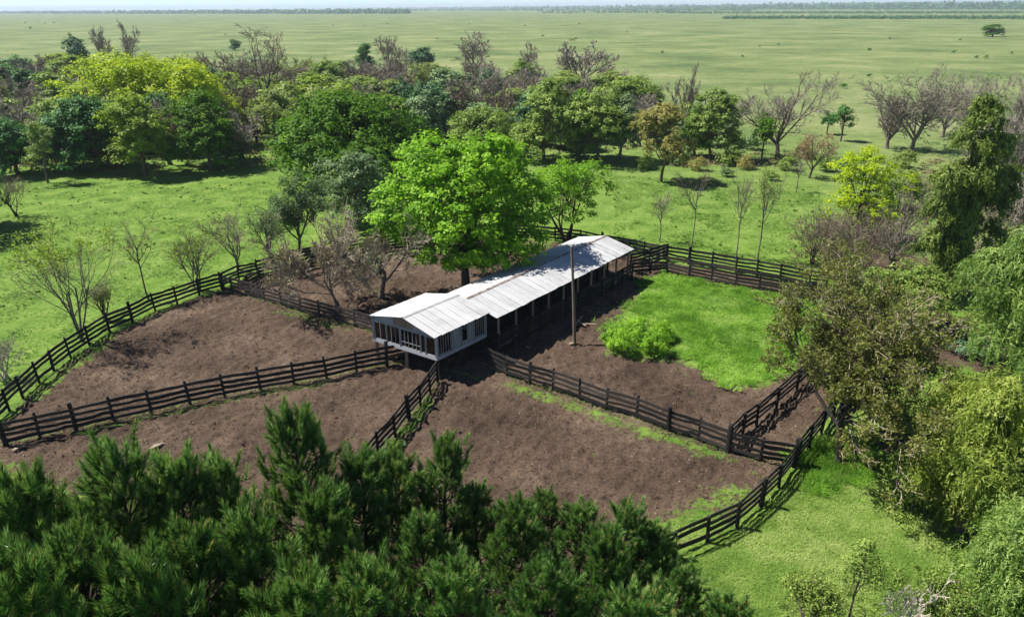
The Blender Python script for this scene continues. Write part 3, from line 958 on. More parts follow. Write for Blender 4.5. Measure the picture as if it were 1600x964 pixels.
# ================================================================== vegetation
def tubes(g, paths, radii, sides, mat, tint=0.5):
    """paths (B,K,3), radii (B,K)"""
    Bn, K, _ = paths.shape
    t = np.gradient(paths, axis=1)
    t = unit(t)
    avg = unit(paths[:, -1] - paths[:, 0] + 1e-6)
    ref = np.where(np.abs(avg[:, 2:3]) > .8, np.array([[1., 0, 0]]), np.array([[0, 0, 1.]]))
    a = unit(np.cross(t, ref[:, None, :]))
    b = np.cross(t, a)
    ang = np.arange(sides) / sides * 2 * math.pi
    V = paths[:, :, None, :] + radii[:, :, None, None] * (a[:, :, None, :] * np.cos(ang)[None, None, :, None] + b[:, :, None, :] * np.sin(ang)[None, None, :, None])
    idx = np.arange(Bn * K * sides).reshape(Bn, K, sides)
    nx = np.roll(idx, -1, axis=2)
    F = np.stack([idx[:, :-1], nx[:, :-1], nx[:, 1:], idx[:, 1:]], -1).reshape(-1, 4)
    g.add(V.reshape(-1, 3), F, mat, np.full(Bn * K * sides, tint), sides > 4)


def path_from(rng, p0, d0, ln, K, wander, up):
    """wandering paths: p0 (B,3) d0 (B,3) ln (B,)"""
    Bn = len(p0)
    pts = [p0]
    d = d0.copy()
    for i in range(K - 1):
        d = unit(d + rng.normal(0, wander, (Bn, 3)) + np.array([0, 0, up]))
        pts.append(pts[-1] + d * (ln / (K - 1))[:, None])
    return np.stack(pts, 1)


def sprout(rng, paths, lens, rads, n, ratio, ang, up, wander, lo=.3, rr=.55, K=5, flat=0.0):
    Bn, Kp, _ = paths.shape
    par = np.repeat(np.arange(Bn), n)
    s = lo + (1 - lo) * ((np.tile(np.arange(n), Bn) + rng.random(Bn * n)) / n)
    f = s * (Kp - 1)
    i = np.minimum(f.astype(int), Kp - 2)
    t = (f - i)[:, None]
    p0 = paths[par, i] * (1 - t) + paths[par, i + 1] * t
    tg = unit(paths[par, i + 1] - paths[par, i])
    side = rdir(rng, Bn * n)
    side[:, 2] *= (1 - flat)
    side = unit(side - (side * tg).sum(1, keepdims=True) * tg)
    a = rng.uniform(ang[0], ang[1], Bn * n)[:, None]
    d = tg * np.cos(a) + side * np.sin(a)
    ln = lens[par] * ratio * rng.uniform(.65, 1.3, Bn * n) * (1.15 - .5 * s)
    r = rads[par, i] * rr
    P = path_from(rng, p0, d, ln, K, wander, up)
    R = r[:, None] * np.linspace(1, .35, K)[None]
    return P, ln, R


def skeleton(rng, h, trunk=0.3, stems=1, limbs=5, limb_ang=(.4, .9), limb_up=.12, r0=.2, lv=((6, .52), (5, .5), (4, .5)), wander=.16, lean=0.0, limb_len=.6, twig_up=.05, minr=.011):
    """levels of branches: list of (paths, radii)"""
    out = []
    d0 = rdir(rng, stems) * (.28 if stems > 1 else .06 + lean) + [0, 0, 1]
    p0 = np.zeros((stems, 3))
    if stems > 1: p0[:, :2] = rng.normal(0, .12, (stems, 2))
    ln = np.full(stems, h * trunk) * rng.uniform(.9, 1.1, stems)
    P = path_from(rng, p0, unit(d0), ln, 6, .07, .02)
    R = np.full(stems, r0)[:, None] * np.linspace(1.0, .72, 6)[None] * rng.uniform(.8, 1.1, stems)[:, None]
    R[:, 0] *= 1.35
    out.append((P, R))
    Q, l2, R2 = sprout(rng, P, np.full(stems, h), R, limbs, limb_len, limb_ang, limb_up, wander * .7, .6 if stems == 1 else .45, .62, 7)
    l2 = np.maximum(l2, h * limb_len * .5)
    out.append((Q, R2))
    for q_, (n, ratio) in enumerate(lv):
        Q, l2, R2 = sprout(rng, Q, l2, R2, n, ratio, (.35, 1.0), twig_up, wander, .25, .55, 3 if q_ == len(lv) - 1 else 5)
        out.append((Q, np.maximum(R2, minr)))
    return out


def fit(levels, h, wd):
    allp = np.concatenate([P.reshape(-1, 3) for P, R in levels])
    md = np.median(allp, 0)
    levels = [(P - np.concatenate([md[:2] * np.clip(P[..., 2:] / md[2], 0, 1.3), np.zeros_like(P[..., 2:])], -1), R) for P, R in levels]
    allp = np.concatenate([P.reshape(-1, 3) for P, R in levels])
    z = np.percentile(allp[:, 2], 99.7)
    r = np.percentile(np.abs(allp[:, :2] - np.median(allp[:, :2], 0)).max(1), 98)
    k = np.array([wd / 2 / r, wd / 2 / r, h / z])
    return [(P * k, R) for P, R in levels]


def wood_geo(levels, mats=(0, 0, 0, 1, 1, 1), sides=(9, 7, 5, 3, 3, 3)):
    g = Geo()
    for i, (P, R) in enumerate(levels): tubes(g, P, R, sides[i], mats[i])
    return g


def leaf_quads(g, P, Nn_, ln, wd, rng, tint, A=None, mat=0, bend=0.25):
    """rhombic leaves bent along the midrib; P centres, Nn_ normals"""
    n = len(P)
    if A is None: A = rdir(rng, n)
    A = unit(A - (A * Nn_).sum(1, keepdims=True) * Nn_)
    Bv = np.cross(Nn_, A)
    l = (ln * rng.uniform(.65, 1.3, n))[:, None]
    w_ = (wd * rng.uniform(.7, 1.25, n))[:, None]
    v0 = P - A * l * .42 - Bv * w_ * .54
    v1 = P - A * l * .42 + Bv * w_ * .54
    v2 = P + A * l * .58 - Nn_ * l * .12
    V = np.stack([v0, v1, v2], 1).reshape(-1, 3)
    i = np.arange(n)[:, None] * 3
    g.add(V, i + [0, 1, 2], mat, np.repeat(tint, 3))


def lobes_of(rng, h, wd, base, n=8, core=.55, top=.0, flat=1.0):
    """list of (centre, radii) filling a crown of height base..h and width wd"""
    H = h - base
    L_ = [(np.array([0, 0, base + H * .48]), np.array([wd * .30, wd * .30, H * .44]))]
    for k in range(n):
        a = 2 * math.pi * (k + rng.uniform(-.3, .3)) / n
        r = wd * rng.uniform(.20, .30)
        zz = base + H * rng.uniform(.15, .70)
        rr = wd * rng.uniform(.17, .24)
        L_.append((np.array([math.cos(a) * r, math.sin(a) * r, zz]), np.array([rr, rr, min(H * .32, rr * flat)])))
    for k in range(max(2, n // 3)):
        a = rng.uniform(0, 6.28); r = wd * rng.uniform(.02, .16)
        rr = wd * rng.uniform(.14, .2)
        L_.append((np.array([math.cos(a) * r, math.sin(a) * r, base + H * rng.uniform(.72, .84)]), np.array([rr, rr, H * .18])))
    return L_


def clumps_of(rng, lobes, n, inner=.22):
    ar = np.array([r[0] * r[2] for c, r in lobes])
    k = rng.choice(len(lobes), n, p=ar / ar.sum())
    d = rdir(rng, n)
    d[:, 2] = np.where(d[:, 2] < -.6, -d[:, 2], d[:, 2])
    rho = np.where(rng.random(n) < inner, rng.uniform(.3, .8, n), rng.uniform(.82, 1.05, n))
    Cc = np.array([lobes[i][0] for i in k]); Rr = np.array([lobes[i][1] for i in k])
    return Cc + d * Rr * rho[:, None], unit(d / Rr * Rr[:, :1]), k


def leafy(rng, h, wd, base, nclump=200, per=30, cr=.7, leaf=.3, lw=.6, lobes=None, nlobe=8, r0=.25, sides=8, up=.75, limbs=True, stems=1, squash=.6, droop=0.0, flat=1.0):
    """returns (trunk Geo, crown Geo)"""
    lobes = lobes or lobes_of(rng, h, wd, base, nlobe, flat=flat)
    Cn, Nd, k = clumps_of(rng, lobes, nclump)
    s = wd / 2 / np.percentile(np.linalg.norm(Cn[:, :2], axis=1), 97)
    zt = np.percentile(Cn[:, 2], 99.5)
    f = np.array([s, s, 1])
    Cn = Cn * f
    Cn[:, 2] = base * .9 + (Cn[:, 2] - base * .9) * (h - cr * .4 - base * .9) / (zt - base * .9)
    n = nclump * per
    ci = np.repeat(np.arange(nclump), per)
    size = rng.uniform(.65, 1.3, nclump)
    loc = rdir(rng, n) * (rng.random(n) ** .45)[:, None] * (cr * size[ci])[:, None]
    loc[:, 2] *= squash
    nn = Nd[ci]
    loc = loc + nn * (np.abs((loc * nn).sum(1, keepdims=True)) * .35)
    P = Cn[ci] + loc
    P[:, 2] -= droop * (np.linalg.norm(loc[:, :2], axis=1) ** 2) / max(cr, .1)
    nor = unit(nn * .5 + unit(loc + 1e-6) * .5 + rng.normal(0, .38, (n, 3)) + [0, 0, up])
    ctint = np.clip(rng.normal(.5, .16, nclump), .05, .95)
    tint = np.clip(ctint[ci] + rng.normal(0, .10, n), 0, 1)
    keep = P[:, 2] > .15
    g = Geo()
    leaf_quads(g, P[keep], nor[keep], leaf, leaf * lw, rng, tint[keep])
    w_ = Geo()
    zb = max(base * 1.0, .5)
    tr = path_from(rng, np.zeros((stems, 3)) + rng.normal(0, .15 * (stems > 1), (stems, 3)) * [1, 1, 0], unit(np.array([[0, 0, 1.0]]) + rng.normal(0, .06 + .2 * (stems > 1), (stems, 3))), np.full(stems, zb + (h - base) * .35), 7, .06, .03)
    R = np.linspace(1.25, .5, 7)[None] * r0 * np.ones((stems, 1))
    tubes(w_, tr, R, sides, 0)
    if limbs:
        K = 6
        lc = np.array([c for c, r in lobes]) * f
        t = np.linspace(0, 1, K)[None, :, None]
        st = tr[rng.integers(0, stems, len(lc)), rng.integers(3, 7, len(lc))]
        lp = st[:, None] * (1 - t) + lc[:, None] * t + np.array([0, 0, 1.]) * (np.sin(t * math.pi) * -.06 * h) + rng.normal(0, .05, (len(lc), K, 3)) * h * .12 * np.sin(t * math.pi)
        tubes(w_, lp, np.linspace(.5, .18, K)[None] * r0 * np.ones((len(lc), 1)), 5, 0)
        m_ = min(nclump, 140)
        sel = rng.choice(nclump, m_, replace=False)
        st = lp[k[sel], rng.integers(2, K, m_)]
        K2 = 4
        t = np.linspace(0, 1, K2)[None, :, None]
        tp = st[:, None] * (1 - t) + Cn[sel][:, None] * t + rng.normal(0, .04, (m_, K2, 3)) * h * .15 * np.sin(t * math.pi)
        tubes(w_, tp, np.linspace(.16, .05, K2)[None] * r0 * np.ones((m_, 1)), 3, 0)
    return w_, g


def weeping(rng, h, wd, base, nclump=160, strands=7, per=9, slen=1.4, leaf=.34, lw=.2, r0=.25, lobes=None, nlobe=8, out=.6, stems=1):
    """crown of hanging leafy strands"""
    lobes = lobes or lobes_of(rng, h, wd * .9, base, nlobe)
    Cn, Nd, k = clumps_of(rng, lobes, nclump, .15)
    s = wd * .46 / np.percentile(np.linalg.norm(Cn[:, :2], axis=1), 97)
    Cn = Cn * [s, s, 1]
    zt = np.percentile(Cn[:, 2], 99.5)
    Cn[:, 2] = base + (Cn[:, 2] - base) * (h - .1 - base) / (zt - base)
    n = nclump * strands
    ci = np.repeat(np.arange(nclump), strands)
    sl_ = slen * rng.uniform(.5, 1.25, n)
    d = unit(Nd[ci] * [1, 1, .5] * out + rng.normal(0, .45, (n, 3)) + [0, 0, .25])
    K = per
    pts, dirs = [], []
    p = Cn[ci] + rng.normal(0, .25, (n, 3))
    for i in range(K):
        d = unit(d + np.array([0, 0, -.38]) + rng.normal(0, .10, (n, 3)))
        p = p + d * (sl_ / K)[:, None]
        pts.append(p); dirs.append(d)
    P = np.stack(pts, 1).reshape(-1, 3) + rng.normal(0, .05, (n * K, 3))
    D = np.stack(dirs, 1).reshape(-1, 3)
    A = unit(D + rng.normal(0, .45, D.shape))
    nor = unit(np.repeat(Nd[ci], K, 0) * .8 + rng.normal(0, .5, D.shape) + [0, 0, .3])
    ct = np.clip(rng.normal(.5, .17, nclump), .05, .95)
    grad = np.tile(np.linspace(.08, -.05, K), n)
    tint = np.clip(np.repeat(ct[ci], K) + grad + rng.normal(0, .09, n * K), 0, 1)
    keep = P[:, 2] > .1
    g = Geo()
    leaf_quads(g, P[keep], nor[keep], leaf, leaf * lw, rng, tint[keep], A[keep], bend=.1)
    w_ = Geo()
    tr = path_from(rng, rng.normal(0, .2 * (stems > 1), (stems, 3)) * [1, 1, 0], unit(np.array([[0, 0, 1.0]]) + rng.normal(0, .05 + .2 * (stems > 1), (stems, 3))), np.full(stems, base + (h - base) * .6), 7, .05, .03)
    tubes(w_, tr, np.linspace(1.25, .35, 7)[None] * r0 * np.ones((stems, 1)), 8, 0)
    lc = np.array([c for c, r in lobes]) * [s, s, 1]
    K = 5
    t = np.linspace(0, 1, K)[None, :, None]
    st = tr[rng.integers(0, stems, len(lc)), rng.integers(2, 6, len(lc))]
    lp = st[:, None] * (1 - t) + lc[:, None] * t + np.array([0, 0, .06 * h]) * np.sin(t * math.pi)
    tubes(w_, lp, np.linspace(.45, .12, K)[None] * r0 * np.ones((len(lc), 1)), 5, 0)
    m_ = min(nclump, 120)
    sel = rng.choice(nclump, m_, replace=False)
    st = lp[k[sel], rng.integers(2, K, m_)]
    t = np.linspace(0, 1, 4)[None, :, None]
    tubes(w_, st[:, None] * (1 - t) + Cn[sel][:, None] * t, np.linspace(.13, .05, 4)[None] * r0 * np.ones((m_, 1)), 3, 0)
    return w_, g


def sparse_leaves(rng, levels, per, leaf, lw=.6, frac=1.0, where=None, jit=.12):
    P, R = levels[-1]
    tips = np.stack([P[:, 1], (P[:, 1] + P[:, 2]) / 2, P[:, 2]], 1).reshape(-1, 3)
    if where is not None: tips = tips[where(tips)]
    tips = tips[rng.random(len(tips)) < frac]
    n = len(tips) * per
    Q = np.repeat(tips, per, 0) + rng.normal(0, jit, (n, 3))
    ct = np.repeat(np.clip(rng.normal(.5, .2, len(tips)), 0, 1), per)
    g = Geo()
    leaf_quads(g, Q, unit(rng.normal(0, .6, (n, 3)) + [0, 0, .5]), leaf, leaf * lw, rng, ct)
    return g


def tuft_geo(g, T, ax, rng, needles, nl, nw, mat=0, stem=.30, spread=(.35, 1.25), tint0=.5):
    """bottlebrush needle tufts: T tip points, ax axes"""
    n = len(T)
    m_ = n * needles
    i = np.repeat(np.arange(n), needles)
    s = rng.random(m_)
    base = T[i] - ax[i] * (stem * (1 - s))[:, None] * 1.0
    side = rdir(rng, m_)
    side = unit(side - (side * ax[i]).sum(1, keepdims=True) * ax[i])
    a = (spread[1] + (spread[0] - spread[1]) * s + rng.normal(0, .16, m_))[:, None]
    d = unit(ax[i] * np.cos(a) + side * np.sin(a) + [0, 0, .05])
    l = (nl * rng.uniform(.7, 1.15, m_))[:, None]
    wv = unit(np.cross(d, rdir(rng, m_))) * nw
    V = np.stack([base - wv * .62, base + wv * .62, base + d * l - np.array([0, 0, .04]) * l], 1)
    ct = np.clip(rng.normal(tint0, .13, n), 0, 1)
    tt = np.clip(ct[i] + (s - .5) * .5 + rng.normal(0, .14, m_), 0, 1)
    k = np.arange(m_)[:, None] * 3
    g.add(V.reshape(-1, 3), k + [0, 1, 2], mat, np.repeat(tt, 3))


def pine(seed, h, wd, needles=100, base=.16, whorl=.68):
    rng = np.random.default_rng(seed)
    w_, g = Geo(), Geo()
    K = 10
    tz = np.linspace(0, 1, K)
    bx, by = np.cumsum(rng.normal(0, .06, K)), np.cumsum(rng.normal(0, .06, K))
    tr = np.stack([bx * tz, by * tz, tz * (h - .35)], 1)
    tubes(w_, tr[None], (np.linspace(.17, .03, K) * (h / 10) ** .5)[None], 8, 0)
    tips, axs = [], []
    z = h * base
    P, R = [], []
    while z < h - .5:
        t = z / h
        f = (t - base) / (1 - base)
        prof = (1 - f) ** .5 * (.62 + .38 * min(1, f / .22)) * rng.uniform(.8, 1.1)
        nb = rng.integers(4, 7)
        a0 = rng.uniform(0, 6.28)
        for k in range(nb):
            a = a0 + k / nb * 6.283 + rng.normal(0, .2)
            ln = max(.35, wd / 2 * prof * rng.uniform(.75, 1.18))
            tilt = .15 + .75 * f + rng.normal(0, .1)
            d = np.array([[math.cos(a) * math.cos(tilt), math.sin(a) * math.cos(tilt), math.sin(tilt)]])
            st = np.array([[np.interp(z, tr[:, 2], tr[:, 0]), np.interp(z, tr[:, 2], tr[:, 1]), z]])
            p = path_from(rng, st, d, np.array([ln]), 6, .07, .10 - .02 * f)
            P.append(p[0]); R.append(np.linspace(.05, .018, 6) * (.5 + ln / 3))
            ntw = int(1 + ln * 2.15)
            for q in range(ntw):
                s = .22 + .78 * (q + rng.random()) / ntw
                fi = s * 5; ii = min(int(fi), 4); tt = fi - ii
                p0 = p[0, ii] * (1 - tt) + p[0, ii + 1] * tt
                td = unit(p[0, ii + 1] - p[0, ii])
                sd = rdir(rng, 1)[0]; sd -= sd @ td * td
                dd = unit(td * .75 + unit(sd) * .75 + np.array([0, 0, .45]))
                tl = rng.uniform(.35, .8) * (1.2 - .3 * s)
                e = p0 + dd * tl
                ax_ = unit(dd * .8 + np.array([0, 0, .8]) + rng.normal(0, .12, 3))
                tips.append(e + ax_ * .15); axs.append(ax_)
                P.append(np.linspace(p0, e, 6)); R.append(np.full(6, .013))
            ax_ = unit(p[0, 5] - p[0, 4] + np.array([0, 0, .5]))
            tips.append(p[0, 5] + ax_ * .15); axs.append(ax_)
        z += whorl * rng.uniform(.75, 1.15) * (1.05 - .45 * f)
    for q in range(3):
        tips.append(tr[-1] + [0, 0, .3 - .16 * q]); axs.append(unit(np.array([rng.normal(0, .15), rng.normal(0, .15), 1])))
    tubes(w_, np.array(P), np.array(R), 4, 0)
    T, AX = np.array(tips), np.array(axs)
    hz = np.clip((T[:, 2] / h - .3) * .5, 0, .3)
    tuft_geo(g, T, AX, rng, needles, .31, .026, 0, .55, (.18, 1.0), .42)
    # buds (candles) at the shoot ends
    sel = rng.random(len(T)) < .35
    cp = np.stack([T[sel] - AX[sel] * .05, T[sel] + AX[sel] * .10, T[sel] + AX[sel] * .24], 1)
    tubes(g, cp, np.tile([.026, .024, .006], (len(cp), 1)), 3, 1)
    return w_, g


# ------------------------------------------------------------------ planting
MESHES = {}


def plant(name, label, cat, p, w_me, c_me, rz=0, scale=(1, 1, 1), group=None, crown='crown', trunk='trunk', lean=None):
    o = tag(empty(name, p, rz, scale), label, cat, group)
    if lean: o.rotation_euler = (lean[0], lean[1], rz)
    if w_me: link(trunk, w_me, o)
    if c_me: link(crown, c_me, o)
    return o


def size_from(xb, yb, yt, wpx):
    p = at(xb, yb)
    h = rise(p, xb, yt)
    return p, h, wpx / FPX * depth(np.array([p[0], p[1], h * .6]))


def t_leafy(label, xb, yb, yt, wpx, mat, seed, bark='brown', cat='tree', name='broadleaf_tree', base=.25, rz=None, group=None, **kw):
    rng = np.random.default_rng(seed)
    p, h, wd = size_from(xb, yb, yt, wpx)
    w_, g = leafy(rng, h, wd, h * base, **kw)
    return plant(name, label, cat, p, w_.mesh('trunk', [B[bark]]), g.mesh('crown', [L[mat]]), rng.uniform(0, 6) if rz is None else rz, group=group)


def t_weep(label, xb, yb, yt, wpx, mat, seed, bark='brown', name='willow_tree', base=.2, group=None, **kw):
    rng = np.random.default_rng(seed)
    p, h, wd = size_from(xb, yb, yt, wpx)
    w_, g = weeping(rng, h, wd, h * base, **kw)
    return plant(name, label, 'tree', p, w_.mesh('trunk', [B[bark]]), g.mesh('crown', [L[mat]]), rng.uniform(0, 6), group=group)


def t_bare(label, xb, yb, yt, wpx, seed, bark=('brown', 'twig'), leaf=None, name='bare_tree', cat='tree', per=2, lsize=.2, frac=1.0, where=None, rz=None, group=None, jit=.12, **kw):
    rng = np.random.default_rng(seed)
    p, h, wd = size_from(xb, yb, yt, wpx)
    lv = fit(skeleton(rng, h, **kw), h, wd)
    o = tag(empty(name, p, rng.uniform(0, 6) if rz is None else rz), label, cat, group)
    k = len(lv)
    main = wood_geo(lv[:2], (0, 0))
    link('trunk', main.mesh('trunk', [B[bark[0]]]), o)
    tw = Geo()
    for i, (P, R) in enumerate(lv[2:]): tubes(tw, P, R, 4 if i == 0 else 3, 0 if i == 0 else 1)
    link('twigs', tw.mesh('twigs', [B[bark[0]], B[bark[1]]]), o)
    if leaf:
        lg = sparse_leaves(rng, lv, per, lsize, frac=frac, where=where, jit=jit)
        link('leaves', lg.mesh('leaves', [L[leaf]]), o)
    return o


V_SHAPE = dict(trunk=.22, limbs=6, limb_ang=(.35, .85), limb_up=.10, limb_len=.7, lv=((7, .52), (6, .5), (5, .5)))
SAPLING = dict(trunk=.55, limbs=8, limb_ang=(.4, .8), limb_up=.16, limb_len=.35, r0=.08, lv=((7, .5), (6, .5)))
MULTI = dict(trunk=.4, stems=5, limbs=4, limb_ang=(.25, .75), limb_up=.10, limb_len=.5, r0=.085, lv=((6, .5), (6, .5)))

# --- trees standing around the pens
t_leafy('large bright green tree whose crown overhangs the tin shed roof', 728, 452, 216, 248, 'bright', 101, nclump=760, per=46, cr=.9, leaf=.40, lw=.7, base=.12, r0=.40, squash=.65, rz=0.0, lobes=[(np.array(c_), np.array(r_)) for c_, r_ in (
    ((0, 0, 9.5), (5.5, 5.5, 5)), ((-5.5, 0, 8.5), (3.4, 3.6, 3.4)), ((5.2, .5, 9), (3.6, 3.6, 3.4)), ((-3, 2, 12.5), (4, 4, 2.8)), ((2.5, 1.5, 13), (4, 4, 2.6)), ((0, -3.5, 7), (4.2, 3.2, 3.4)),
    ((2.8, -3, 5.6), (3.2, 2.6, 2.4)), ((-1.5, -3.4, 5.2), (3, 2.5, 2.3)), ((.5, -1, 4.8), (2.8, 2.8, 2.2)), ((-6.3, -1, 6.6), (2.3, 2.2, 2)), ((6.2, -1.5, 6.5), (2.3, 2.2, 2.2)), ((0, 4, 9), (5, 4, 4)), ((4.2, -4.2, 5.2), (2, 1.8, 1.6)))])
t_leafy('light green loose tree on dark forked stems behind the shed end', 884, 379, 250, 132, 'bright', 102, bark='dark', nclump=210, per=34, cr=.75, leaf=.34, base=.28, stems=4, r0=.17, name='broadleaf_tree')
t_leafy('broad deep green domed tree behind the large bright one', 556, 286, 148, 268, 'deep', 103, nclump=760, per=40, cr=1.3, leaf=.58, lw=.7, base=.02, nlobe=11, r0=.45)
t_leafy('grey-green bushy tree squeezed beside the large bright crown', 560, 348, 238, 112, 'grey', 104, nclump=260, per=36, cr=.8, leaf=.38, base=.02, r0=.2)
t_bare('airy grey-green tree by the lane fence behind the bare pen trees', 468, 392, 272, 88, 105, leaf='grey', per=3, lsize=.24, name='airy_tree', jit=.22, **V_SHAPE)
t_bare('slender multi-stemmed tree tipped with yellow leaves outside the left fence', 128, 533, 345, 160, 106, bark=('grey', 'twig'), leaf='yellowgreen', name='young_tree', per=5, lsize=.22, frac=.42, where=lambda t: t[:, 2] > np.percentile(t[:, 2], 66), jit=.18, **MULTI)
t_bare('thin bare sapling with a forked top outside the left fence', 233, 470, 342, 60, 107, name='bare_sapling', leaf='pale', per=1, lsize=.14, frac=.3, **SAPLING)
t_bare('yellowish wispy bush tree left of the fence corner', 308, 452, 352, 85, 108, bark=('grey', 'twig'), leaf='yellowgreen', name='young_tree', per=2, lsize=.16, frac=.3, **MULTI)
t_bare('bare brown tree with upright fan of twigs above the fence corner', 372, 422, 318, 100, 109, bark=('grey', 'twig'), name='bare_tree', **V_SHAPE)
t_bare('small dark bare tree between the fan-shaped one and the airy one', 426, 412, 325, 72, 110, bark=('dark', 'twig'), leaf='grey', per=1, lsize=.2, frac=.5, **V_SHAPE)
t_bare('pale twiggy bush-like tree standing in the small brown pen', 528, 478, 326, 200, 111, bark=('grey', 'tanbark'), leaf='tan', per=1, lsize=.15, frac=.25, minr=.026, trunk=.30, limbs=7, limb_ang=(.5, 1.15), limb_up=.03, limb_len=.6, r0=.11, stems=2, lv=((8, .55), (7, .5), (5, .5)))
t_bare('crooked grey-trunked bare tree in the small brown pen nearest the cabin', 596, 464, 334, 190, 112, bark=('grey', 'tanbark'), leaf='olive', per=1, lsize=.15, frac=.25, minr=.024, trunk=.26, limbs=6, limb_ang=(.6, 1.15), limb_up=.02, limb_len=.65, r0=.26, lv=((8, .55), (7, .5), (5, .5)), wander=.24)
t_bare('bare grey shrub at the left edge of the pasture', 25, 338, 272, 75, 113, bark=('dark', 'twig'), name='bare_shrub', cat='shrub', **MULTI)
t_bare('pale leafless shrub at the left edge outside the curved fence', 8, 592, 520, 75, 114, bark=('palewood', 'grey'), name='bare_shrub', cat='shrub', **MULTI)
t_bare('small leafless shrub beside the yellow-tipped tree', 165, 500, 440, 60, 115, name='bare_shrub', cat='shrub', leaf='pale', per=1, lsize=.15, frac=.4, **MULTI)
t_leafy('small lone green tree with its own shadow on the left pasture', 75, 286, 188, 54, 'olive', 116, nclump=70, per=30, cr=.75, leaf=.34, base=.36, r0=.17, nlobe=5)
# --- the front edge of the wood
t_leafy('wide lime-topped tree rising above the dark trees at left', 235, 226, 82, 228, 'lime', 121, nclump=560, per=38, cr=1.5, leaf=.64, base=.12, nlobe=10, r0=.4)
t_leafy('second lime crown leaning out at the right of the wide lime tree', 318, 232, 100, 110, 'lime', 122, nclump=260, per=38, cr=1.4, leaf=.62, base=.12, r0=.3)
t_leafy('yellow-green leafy tree hanging to the grass before the lime crown', 228, 274, 146, 100, 'yellowgreen', 123, nclump=330, per=36, cr=.95, leaf=.5, base=.01, r0=.3)
t_leafy('dark rich green tree right of the yellow-green one at the wood edge', 330, 264, 142, 120, 'deep', 124, nclump=380, per=36, cr=1.0, leaf=.52, base=.02, r0=.32)
t_leafy('dark green shaded tree left of the yellow-green one at the wood edge', 150, 266, 148, 118, 'dark', 125, nclump=380, per=36, cr=1.0, leaf=.52, base=.04, r0=.32)
t_leafy('dark tree over bare stems at the far left wood edge', 28, 272, 182, 105, 'dark', 126, nclump=280, per=36, cr=1.0, leaf=.52, base=.08, r0=.3)
t_leafy('narrow dark tree between the dark shaded one and the field tree', 100, 268, 178, 66, 'dark', 127, nclump=190, per=36, cr=.9, leaf=.52, base=.08, r0=.24)
t_bare('tall forked leafless tree towering over the wood left of centre', 428, 208, 40, 118, 128, bark=('dark', 'twig'), minr=.035, r0=.38, trunk=.42, limbs=6, limb_ang=(.2, .6), limb_up=.12, limb_len=.6, lv=((6, .42), (5, .5), (4, .5)))
t_leafy('mid green rounded tree in the row right of the wood', 935, 252, 134, 118, 'olive', 131, nclump=340, per=36, cr=1.0, leaf=.52, base=.03, r0=.3)
t_leafy('blue-green rounded tree at the right end of the dark row', 968, 250, 146, 70, 'grey', 132, nclump=230, per=36, cr=.95, leaf=.52, base=.03, r0=.28)
t_leafy('bright-topped green tree left of the blue-green rounded one', 905, 246, 140, 62, 'deep', 138, nclump=170, per=36, cr=.95, leaf=.52, base=.03, r0=.28)
t_leafy('tall olive tree with layered crown before the dark row', 850, 250, 124, 100, 'olive', 133, nclump=330, per=36, cr=1.0, leaf=.52, base=.02, r0=.3)
t_leafy('low olive tree between two dark crowns in the middle row', 750, 242, 168, 105, 'olive', 134, nclump=300, per=36, cr=1.0, leaf=.52, base=.02, r0=.28)
t_leafy('golden tan tree standing at the right end of the wood', 1033, 284, 163, 96, 'tan', 135, nclump=300, per=34, cr=.8, leaf=.42, base=.16, r0=.22)
t_leafy('glossy green two-crowned tree right of the golden tan one', 1110, 250, 138, 84, 'olive', 136, nclump=260, per=36, cr=.95, leaf=.5, base=.06, r0=.26)
t_leafy('deep green tree behind the glossy two-crowned one', 1085, 246, 168, 56, 'deep', 139, nclump=170, per=36, cr=.9, leaf=.5, base=.06, r0=.26)
t_bare('wide leafless brown tree with a dark low fork on the right plain', 1214, 244, 110, 148, 137, bark=('brown', 'mauve'), minr=.03, r0=.42, trunk=.18, limbs=7, limb_ang=(.35, .95), limb_up=.10, limb_len=.75, lv=((8, .55), (7, .5), (6, .5)))
t_leafy('small bright green tree in front of the wide leafless one', 1190, 248, 176, 37, 'deep', 141, nclump=60, per=30, cr=.75, leaf=.4, base=.25, r0=.16, nlobe=5)
t_leafy('small dark green tree alone on the plain, the taller of a pair', 1313, 221, 164, 35, 'dark', 142, nclump=50, per=30, cr=.8, leaf=.42, base=.3, r0=.18, nlobe=4)
t_leafy('small dark green leaning tree, the shorter of a pair on the plain', 1292, 210, 174, 22, 'dark', 143, nclump=28, per=30, cr=.7, leaf=.42, base=.3, r0=.14, nlobe=3)
t_bare('rust-tinted small tree on the grass below the wide leafless one', 1264, 278, 206, 66, 144, bark=('brown', 'mauve'), leaf='rust', per=1, lsize=.26, frac=.45, name='young_tree', jit=.2, **V_SHAPE)
t_bare('broken bare stem with few twigs beside the rust-tinted tree', 1244, 300, 246, 34, 145, bark=('grey', 'grey'), name='bare_sapling', **SAPLING)
t_bare('slim leafless tree at the right end of the wood, left of two', 962, 176, 108, 66, 147, bark=('grey', 'mauve'), minr=.03, r0=.22, **V_SHAPE)
t_bare('slim leafless tree at the right end of the wood, right of two', 1002, 190, 122, 62, 148, bark=('grey', 'mauve'), minr=.03, r0=.22, **V_SHAPE)
t_bare('leafless tree on the plain between the glossy green and wide leafless trees', 1140, 222, 140, 60, 149, bark=('grey', 'mauve'), minr=.03, r0=.2, **V_SHAPE)
t_bare('leafless tree rising behind the golden tan crown', 1070, 225, 100, 62, 146, bark=('brown', 'mauve'), minr=.03, r0=.25, **V_SHAPE)
